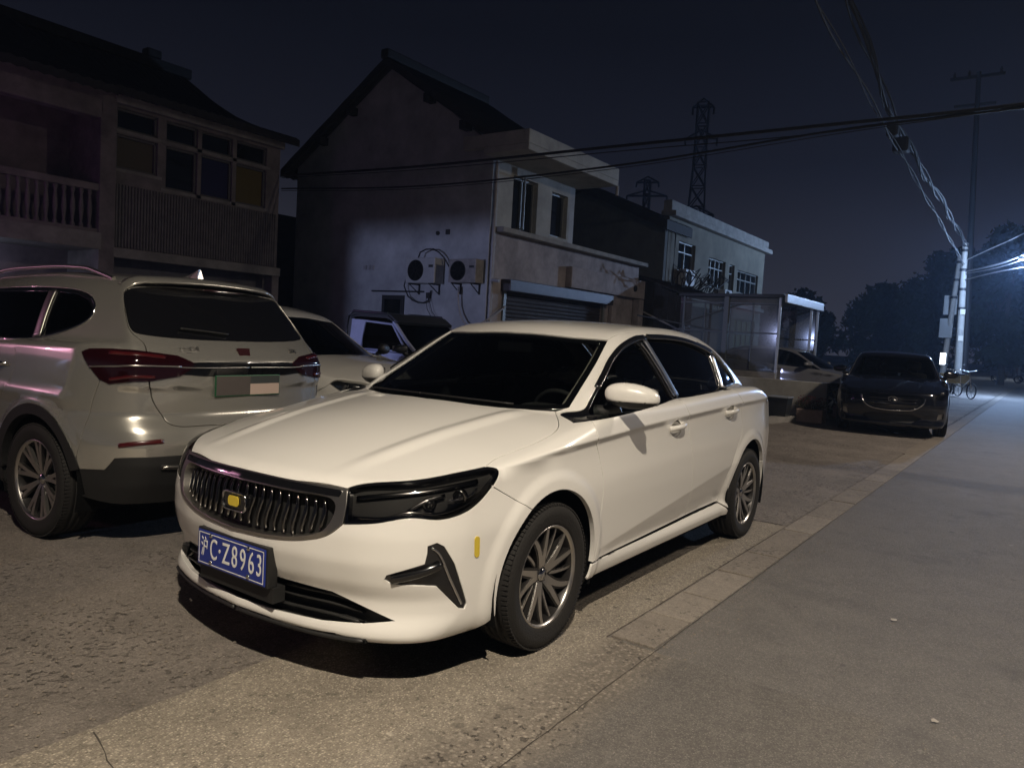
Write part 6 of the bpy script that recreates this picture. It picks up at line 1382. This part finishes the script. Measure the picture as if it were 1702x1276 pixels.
up=[(-12.9,4.93),(-8.35,4.78),(-3.6,4.74),(-.4,4.71),(2.1,4.70),(9.75,5.0)];lo_=[(-12.9,4.62),(-8.3,4.37),(-3.5,4.42),(-.1,4.62),(2.1,4.66),(9.75,4.95)]
cross(up,.026,'thick topmost cable slung across the street in front of the houses')
cross([(y,z-.05-.02*i) for i,(y,z) in enumerate(up[:4])]+up[4:],.009,'thin cable just under the thickest one slung across the street')
cross(lo_,.018,'lower black cable slung across the street past the upper windows')
cross([(y,z-.05) for y,z in lo_[:4]]+lo_[4:],.007,'thinnest lowest cable slung across the street past the upper windows')
b=MB();b.tube([(-9,9.75,0),(-9,9.75,5.3)],.11,10);tag(b.build('cable_post',M['polec']),'concrete post across the road holding the street cables','post')
# ======== street lamps
def street_lamp(label,base,h,arm,head,energy,col,size,tilt=0,emit=6,spot=None,point=False):
    R=empty('street_lamp',label,'street lamp',base);b=MB();b.tube([(0,0,0),(0,0,h*.5),(0,0,h)],.08,12,rr=[.09,.07,.05]);b.build('pole_shaft',M['polec'],R)
    a=Vector(arm);b=MB();b.tube(smooth_poly([(0,0,h-.3),(a.x*.3,a.y*.3,h+a.z*.7),(a.x,a.y,h+a.z)]),.035,8);b.build('arm',M['polec'],R)
    p=Vector((a.x,a.y,h+a.z));dr=Vector((a.x,a.y,0)).normalized()
    Mx=Matrix.Translation(p)@dr.to_track_quat('X','Z').to_matrix().to_4x4()
    b=MB();b.bbox((-.05,-.12,-.02),(.55,.12,.10),.03);hd=b.build('lamp_head',M['palef'],R);hd.matrix_local=Mx
    b=MB();b.box((.08,-.09,-.032),(.5,.09,-.022));l_=b.build('lamp_panel',mat('lamp_glow',(1,1,1),.5,emit=col,es=emit),hd)
    l=bpy.data.lights.new('lamp_light','SPOT' if spot else 'POINT' if point else 'AREA');l.energy=energy;l.color=col
    if spot: l.spot_size=radians(spot[0]);l.spot_blend=spot[1];l.shadow_soft_size=size
    elif point: l.shadow_soft_size=size
    else: l.shape='RECTANGLE';l.size=size;l.size_y=size*.5
    o=bpy.data.objects.new('lamp_light',l);COL.objects.link(o);o.parent=hd;o.location=(.29,0,-.05)
    if tilt: o.rotation_euler=tilt
    return R
WARM=(1,.87,.70)
street_lamp('street lamp pole behind the photographer lighting the parked cars',(5.6,9.2,0),6.9,(-1.4,-4.6,.25),None,6000,WARM,.09,spot=(148,.95))
street_lamp('cool white street lamp on the far side of the road beyond the pale pole',(-33,9.3,0),5.0,(0,-7.42,.5),None,7000,(.40,.60,1.0),.12,emit=40,point=True)
street_lamp('distant cool street lamp far down the road',(-75,9.3,0),6,(0,-4,.5),None,700,(.65,.8,1.0),.3,emit=20)
street_lamp('street lamp out of frame across the road from the gable house',(-10.1,9.4,0),7.2,(0,-2.4,.3),None,800,(1,.86,.72),.7)
# unseen blocker, added: its opening shapes the cool light on the gable wall
Sh=empty('light_mask','unseen wall with an opening, added left of the photographer to shape the cool light','light mask',(6,-9,0))
b=MB()
fs=lambda u,d,z:(6+d,u,z)
wall_with_holes('front_wall',Sh,-13.5,-7.2,0,3.4,[(-9.36,-8.46,0,2.37)],fs,M['plaster'],.12)  # added blocker wall, the opening trims the light patch
b=MB();b.box((6.12,-13.5,3.2),(9.6,-7.2,3.4));b.box((9.5,-13.5,0),(9.6,-7.2,3.2));b.box((6.12,-13.6,0),(9.6,-13.5,3.2));b.box((6.12,-7.2,0),(9.6,-7.1,3.2));b.build('mask_shell',M['plaster'],Sh)  # added shell, keeps the cool light to the opening
l=bpy.data.lights.new('patch_light','SPOT');l.energy=2600;l.color=(.50,.58,1.0);l.shadow_soft_size=.05;l.spot_size=radians(50);l.spot_blend=.3;o=bpy.data.objects.new('patch_light',l);COL.objects.link(o);o.location=(8.0,-9.0,2.2);o.rotation_euler=(radians(90),0,radians(90));o.parent=Sh  # cool lamp behind the added opening, there is no shop
adopt(Sh)
# neon sign out of frame on the far left
Ns=empty('neon_sign','pink violet neon sign on a stand out of frame to the left','sign',(-1.2,-11.9,0))
b=MB();b.box((-.5,-.04,3.1),(.5,.04,3.7));b.build('sign_panel',mat('neon_panel',(.3,.1,.3),.5,emit=(.85,.2,1.0),es=.8),Ns)
b=MB();b.tube([(0,0,0),(0,0,3.1)],.05,8);b.build('stand',M['darkpole'],Ns)
l=bpy.data.lights.new('neon_light','POINT');l.energy=16;l.color=(.80,.28,1.0);l.shadow_soft_size=.3;o=bpy.data.objects.new('neon_light',l);COL.objects.link(o);o.parent=Ns;o.location=(0,.3,3.4)
gs='service cables lit by the cool lamp beside the pale pole'
for k_,(z0,q1,q2,rr_,lb) in enumerate(((5.95,(-35,.6,6.35),(-31.5,3.2,7.0),.022,'topmost faint service cable rising from the pale pole to the right'),(5.42,(-35,.5,5.50),(-31.5,3.0,5.95),.040,'thick bright service cable running right from the pale pole'),(5.32,(-35,.5,5.36),(-31.5,3.0,5.75),.022,'thinner bright service cable just under the thick one'),(5.05,(-35,.5,5.18),(-31.5,3.0,5.25),.026,'lowest bright service cable arching right from the pale pole'))):
    b=MB();b.tube(smooth_poly([(-36.9,-.72,z0),q1,q2,(-29,9.2,q2[2]+.6)],step=.4),rr_,6);tag(b.build('service_cable',M['pvc']),lb,'cable',gs)
l=bpy.data.lights.new('suv_tint_light','SPOT');l.energy=170;l.color=(1,.45,.70);l.spot_size=radians(42);l.spot_blend=.6;l.shadow_soft_size=.15;o=bpy.data.objects.new('suv_tint_light',l);COL.objects.link(o);o.parent=Sh;o.location=(5.8-6,-10.4+9,3.3);o.rotation_euler=(Vector((.9,-4.2,1.3))-Vector((5.8,-10.4,3.3))).to_track_quat('-Z','Y').to_euler()  # unseen pink spot added to tint the side of the silver suv
b=MB();b.bbox((-.18,-2.0,3.2),(-.02,-.9,3.75),.02);b.build('tint_panel',mat('pink_glow_panel',(.3,.1,.15),.5,emit=(1,.3,.55),es=.5),Sh)  # glowing panel added to go with the pink spot, no real sign
l=bpy.data.lights.new('porch_light','POINT');l.energy=26;l.color=(.62,.70,1.0);l.shadow_soft_size=.06;o=bpy.data.objects.new('porch_light',l);COL.objects.link(o);o.parent=E_;o.location=Vector((-2.0,-13.4,2.35))-Vector(E_.location)
b=MB();b.bbox((-2.3,-13.44,2.50),(-1.7,-13.36,2.56),.01);o=b.build('porch_lamp',mat('porch_tube',(.8,.8,.8),.5,emit=(.7,.78,1),es=3),E_);o.location=-Vector(E_.location)
# ======== transmission towers
def tower(label,base,h,w0,w1,arms,r=.18):
    R=empty('transmission_tower',label,'pylon',base,radians(20),'lattice pylons on the skyline');b=MB();lv=12;P=[]
    for i in range(lv+1):
        t=i/lv;w=w0+(w1-w0)*min(1,t/.8)**.8;z=h*t;P.append([(sx*w/2,sy*w/2,z) for sx,sy in ((1,1),(-1,1),(-1,-1),(1,-1))])
    for i in range(lv):
        for j in range(4):
            k=(j+1)%4;b.tube([P[i][j],P[i+1][j]],r,4);b.tube([P[i][j],P[i+1][k]],r*.6,4);b.tube([P[i][k],P[i+1][j]],r*.6,4);b.tube([P[i+1][j],P[i+1][k]],r*.6,4)
    b.build('lattice',M['darkpole'],R)
    for z,l_ in arms:
        c=MB();c.tube([(0,-l_,z),(0,l_,z)],r*1.2,4);c.tube([(0,-l_,z),(0,0,z+h*.035),(0,l_,z)],r,4);c.tube([(0,-l_,z),(0,-l_,z-h*.03)],r,4);c.tube([(0,l_,z),(0,l_,z-h*.03)],r,4);c.build('crossarm',M['darkpole'],R)
tower('tall lattice pylon rising behind the long white building',(C0[0]-.925*230,C0[1]-.38*230,0) if 'C0' in globals() else (-210,-85,0),72,9,3.2,((71,3),(62,4.5),(40,5)),.30)
tower('short lattice pylon farther off, left of the tall one',(-312,-151,0),75,9,2.6,((74,5),(68,9),(58,8)),.40)
# ======== trees
M['leaf']=mat('dark_foliage',(.018,.027,.013),.8,noise=.5,nscale=.9);M['bark']=mat('bark',(.05,.04,.03),.9)
def tree(label,base,h,w,seed,n=9000,leaf=.5,trunk=.22,name='tree',grp='trees along the far end of the road'):
    R=empty(name,label,'tree',base,0,grp);r=random.Random(seed);b=MB();b.tube([(0,0,0),(.1,.05,h*.3),(0,0,h*.62)],trunk,8,rr=[trunk,trunk*.75,trunk*.35])
    cl=[]
    for i in range(60):
        a=r.uniform(0,6.28);q=r.random()**.45;z=h*(.14+.80*r.random());k=max(.3,sin(pi*min(1,max(0,(z/h+.12)/1.14))))
        cl.append((Vector((w*.46*q*k*cos(a),w*.46*q*k*sin(a),z)),w*.13*r.uniform(.7,1.4)))
    for i in range(9): c=cl[i][0];b.tube([(0,0,h*(.25+.04*i)),tuple(c*.5+Vector((0,0,h*.15))),tuple(c)],trunk*.3,5,rr=[trunk*.35,trunk*.2,.02])
    b.build('trunk',M['bark'],R);V=[];F=[]
    for i in range(n):
        c,s=cl[r.randrange(len(cl))];d=Vector((r.gauss(0,1),r.gauss(0,1),r.gauss(0,.8)));d=d.normalized()*s*r.random()**.4
        p=c+d;u=Vector((r.uniform(-1,1),r.uniform(-1,1),r.uniform(-1,1))).normalized();v=u.orthogonal().normalized();q=leaf*r.uniform(.5,1.1)*(2.6 if i%6==0 and d.length<s*.75 else 1);k=len(V)
        V+=[p-u*q*.5,p+v*q*.28,p+u*q*.5,p-v*q*.28];F.append((k,k+1,k+2,k+3))
    me=bpy.data.meshes.new('crown');me.from_pydata([tuple(v) for v in V],[],F);link('crown',me,M['leaf'],R);return R
tree('low rounded dark tree just right of the carport',(-62,-14.4,0),6.1,6.4,1)
tree('broad dark tree between the carport and the poles, the wider of the two low ones',(-60,-7.5,0),6.7,7.0,2)
tree('tall dark tree directly behind the pale utility pole',(-62,-3.6,0),9.6,7.0,3)
tree('leafy tree lit blue by the cool street lamp right of the poles',(-52,-.6+2.2,0) if False else (-56,.2,0),10.2,6.5,4)
tree('tall dark tree on the far side of the road at the right edge',(-66,9.5,0),11.5,10,5)
tree('dark tree farthest down the road',(-100,-1,0),11,12,7)
tree('dark tree behind the tree on the far side of the road',(-92,12,0),13,14,8)
# ======== things by the pole foot and down the road
def bike(label,loc,rz,mt,grp='scooters parked beside the road'):
    R=empty('scooter',label,'scooter',loc,rz,grp)
    for x in (-.58,.58):
        Mx=axmat((x,0,.23),(0,1,0),(1,0,0));b=MB();b.lathe([(.17,-.035),(.225,-.03),(.235,0),(.225,.03),(.17,.035)],24,0,Mx,close=True);w=b.build('wheel',M['rubber'],R)
        b=MB();b.lathe([(.165,-.02),(.175,0),(.165,.02)],20,0,Mx)
        for k in range(5): a=2*pi*k/5;b.tube([(x,0,.23),(x+.17*cos(a),0,.23+.17*sin(a))],.012,6)
        b.build('rim',M['satin'],w)
    b=MB();b.tube(smooth_poly([(.55,0,.26),(.42,0,.70),(.36,0,1.0)]),.03,8);b.tube([(.36,-.30,1.02),(.36,0,1.0),(.36,.30,1.02)],.015,8);b.build('handlebar',M['chrome'],R)
    b=MB();b.bbox((.32,-.17,.35),(.42,.17,.92),.05);b.bbox((-.25,-.14,.28),(.36,.14,.36),.03);b.bbox((-.85,-.15,.36),(-.15,.15,.66),.08);b.build('body',mt,R)
    b=MB();b.bbox((-.80,-.13,.66),(-.12,.13,.76),.05);b.build('seat',M['black'],R);b=MB();b.lathe([(.07,0),(.06,.03),(0,.05)],12,0,axmat((.43,0,.86),(1,0,0)));b.build('headlight',M['chrome'],R)
    for s in (1,-1): b=MB();b.tube([(.36,.25*s,1.02),(.33,.30*s,1.18)],.006,5);b.lathe([(.05,0),(.05,.01),(0,.012)],12,0,axmat((.33,.31*s,1.2),(1,0,0)));b.build('mirror',M['black'],R)
    return R
def trike(label,loc,rz):
    R=empty('cargo_tricycle',label,'tricycle',loc,rz);mt=mat('worn_yellow_paint',(.32,.24,.10),.6,noise=.3,nscale=6)
    b=MB();b.bbox((-1.5,-.55,.52),(-.1,.55,.58),.01)
    for a,c in (((-1.5,-.55,.58),(-.1,-.52,.86)),((-1.5,.52,.58),(-.1,.55,.86)),((-1.5,-.52,.58),(-1.47,.52,.86)),((-.13,-.52,.58),(-.1,.52,.86))): b.box(a,c)
    b.build('cargo_box',mt,R)
    for x,y in ((-.9,.62),(-.9,-.62),(1.0,0)):
        Mx=axmat((x,y,.30),(0,1,0),(1,0,0));b=MB();b.lathe([(.27,-.02),(.295,-.015),(.30,0),(.295,.015),(.27,.02)],28,0,Mx,close=True);w=b.build('wheel',M['rubber'],R);b=MB()
        for k in range(10): a=2*pi*k/10;b.tube([(x,y,.30),(x+.27*cos(a),y,.30+.27*sin(a))],.007,5)
        b.build('spokes',M['chrome'],w)
    b=MB();b.tube(smooth_poly([(1.0,0,.30),(.86,0,.75),(.78,0,1.0)]),.02,8);b.tube([(.72,-.3,1.05),(.78,0,1.0),(.72,.3,1.05)],.014,8);b.tube([(-.1,0,.5),(.4,0,.42),(.86,0,.72)],.025,8);b.tube([(.3,0,.45),(.25,0,.85)],.018,8);b.build('bike_frame',M['satin'],R)
    b=MB();b.bbox((.10,-.10,.84),(.38,.10,.90),.03);b.build('saddle',M['black'],R);return R
trike('cargo tricycle with a worn yellow box parked at the foot of the pale pole',(-30.2,-.15,0),radians(35))
bike('dark scooter squeezed between the cargo tricycle and the pole',(-33.5,-.55,0),radians(10),mat('scooter_dark',(.03,.03,.035),.3,0,1))
for i,(x,y,a,c,lb) in enumerate(((-63,.3,80,(.25,.25,.27),'silver scooter nearest in the far roadside row'),(-66,.2,70,(.1,.1,.12),'charcoal scooter second in the far roadside row'),(-69,.4,95,(.3,.3,.3),'white scooter third in the far roadside row'),(-73,.2,85,(.12,.05,.05),'maroon scooter last in the far roadside row'))):
    bike(lb,(x,y,0),radians(a),mat('scooter_paint',c,.3,.3,1),'scooters in the far roadside row').scale=(1.25,)*3
for i,(x,y,h,lb) in enumerate(((-70,-.2,3.4,'nearer of two thin white bollard posts far down the road'),(-74,-.15,4.6,'farther, taller of two thin white posts far down the road'))):
    b=MB();b.tube([(x,y,0),(x,y,h)],.09,8);b.lathe([(.12,h-.1),(.12,h),(0,h+.05)],8,0,Matrix.Translation((x,y,0)));tag(b.build('marker_post',M['polec']),lb,'post')
# night haze: one closed box round the scene
b=MB();b.box((-330,-170,-1.2),(20,24,77));o=b.build('haze',None);m=bpy.data.materials.new('haze_air');m.use_nodes=True;t=m.node_tree;t.nodes.remove(t.nodes['Principled BSDF'])
pv=t.nodes.new('ShaderNodeVolumePrincipled');pv.inputs['Color'].default_value=(.50,.68,1.0,1);pv.inputs['Density'].default_value=.0013;pv.inputs['Anisotropy'].default_value=.35
t.links.new(pv.outputs[0],t.nodes['Material Output'].inputs['Volume']);o.data.materials.append(m);tag(o,'thin night haze filling the street','haze',kind='stuff')
make_sedan()
M['silver']=mat('champagne_paint',(.52,.505,.455),.24,.72,1.0)
M['cream']=paint('cream_paint',(.62,.60,.55))
M['navy']=mat('dark_blue_paint',(.006,.007,.012),.14,.2,1)
M['greycar']=mat('grey_paint',(.25,.25,.26),.3,.3,1)
make_suv('rear','champagne silver suv with roof rails parked nose in, its tail lamps facing the camera','suv',SUV_O,SUV_RZ,M['silver'])
make_suv('front','white suv parked between the silver suv and the blue cab, only hood and windscreen showing','suv',(-2.4265,-2.926),1.6355,M['cream'],.97)
make_far_sedan('sedan','dark blue sedan facing the camera at the road edge ahead of the utility poles',(-12.5,.33),.16,M['navy'],'dark')
make_far_sedan('sedan','pale grey sedan standing side on under the carport roof',(-16.4,-1.30),1.5708,M['greycar'],'side')
make_truck((-6.27,-5.15),1.5708)

def split_loose(o,grp=1):
    """one object per separate piece; grp = touching-shell groups merged by bounding box overlap"""
    me=o.data;n=len(me.vertices);par=list(range(n))
    def fd(a):
        while par[a]!=a: par[a]=par[par[a]];a=par[a]
        return a
    for e_ in me.edges:
        a,b_=fd(e_.vertices[0]),fd(e_.vertices[1])
        if a!=b_: par[a]=b_
    co=np.array([v.co for v in me.vertices]);comp={}
    for i in range(n): comp.setdefault(fd(i),[]).append(i)
    G_=[[set(v),co[v].min(0)-.004,co[v].max(0)+.004] for v in comp.values()]
    ch=True
    while ch:
        ch=False
        for i in range(len(G_)):
            for j in range(i+1,len(G_)):
                if (G_[i][1]<=G_[j][2]).all() and (G_[j][1]<=G_[i][2]).all():
                    G_[i]=[G_[i][0]|G_[j][0],np.minimum(G_[i][1],G_[j][1]),np.maximum(G_[i][2],G_[j][2])];G_.pop(j);ch=True;break
            if ch: break
    if len(G_)<2: return
    for k_,(vs,_,_) in enumerate(G_):
        ix={v:i for i,v in enumerate(sorted(vs))};F=[[ix[v] for v in p.vertices] for p in me.polygons if p.vertices[0] in vs];mi=[p.material_index for p in me.polygons if p.vertices[0] in vs];sm=[p.use_smooth for p in me.polygons if p.vertices[0] in vs]
        m2=bpy.data.meshes.new(me.name);m2.from_pydata([tuple(co[v]) for v in sorted(vs)],[],F);m2.polygons.foreach_set('material_index',mi);m2.polygons.foreach_set('use_smooth',sm);m2.update()
        for q in me.materials: m2.materials.append(q)
        if k_==0: first=m2
        else:
            c=o.copy();c.data=m2;COL.objects.link(c)
    o.data=first
for o in list(bpy.data.objects):
    if o.type=='MESH' and o.name.split('.')[0] in ('wheel_well_liner','door_lining','plate_screw','wheel_nut','concrete_beam','pilaster','crossarm','shutter_rail','pier','side_wall','cable_joint'): split_loose(o)
for o in list(bpy.data.objects):
    if '_ad' in o.keys(): del o['_ad']
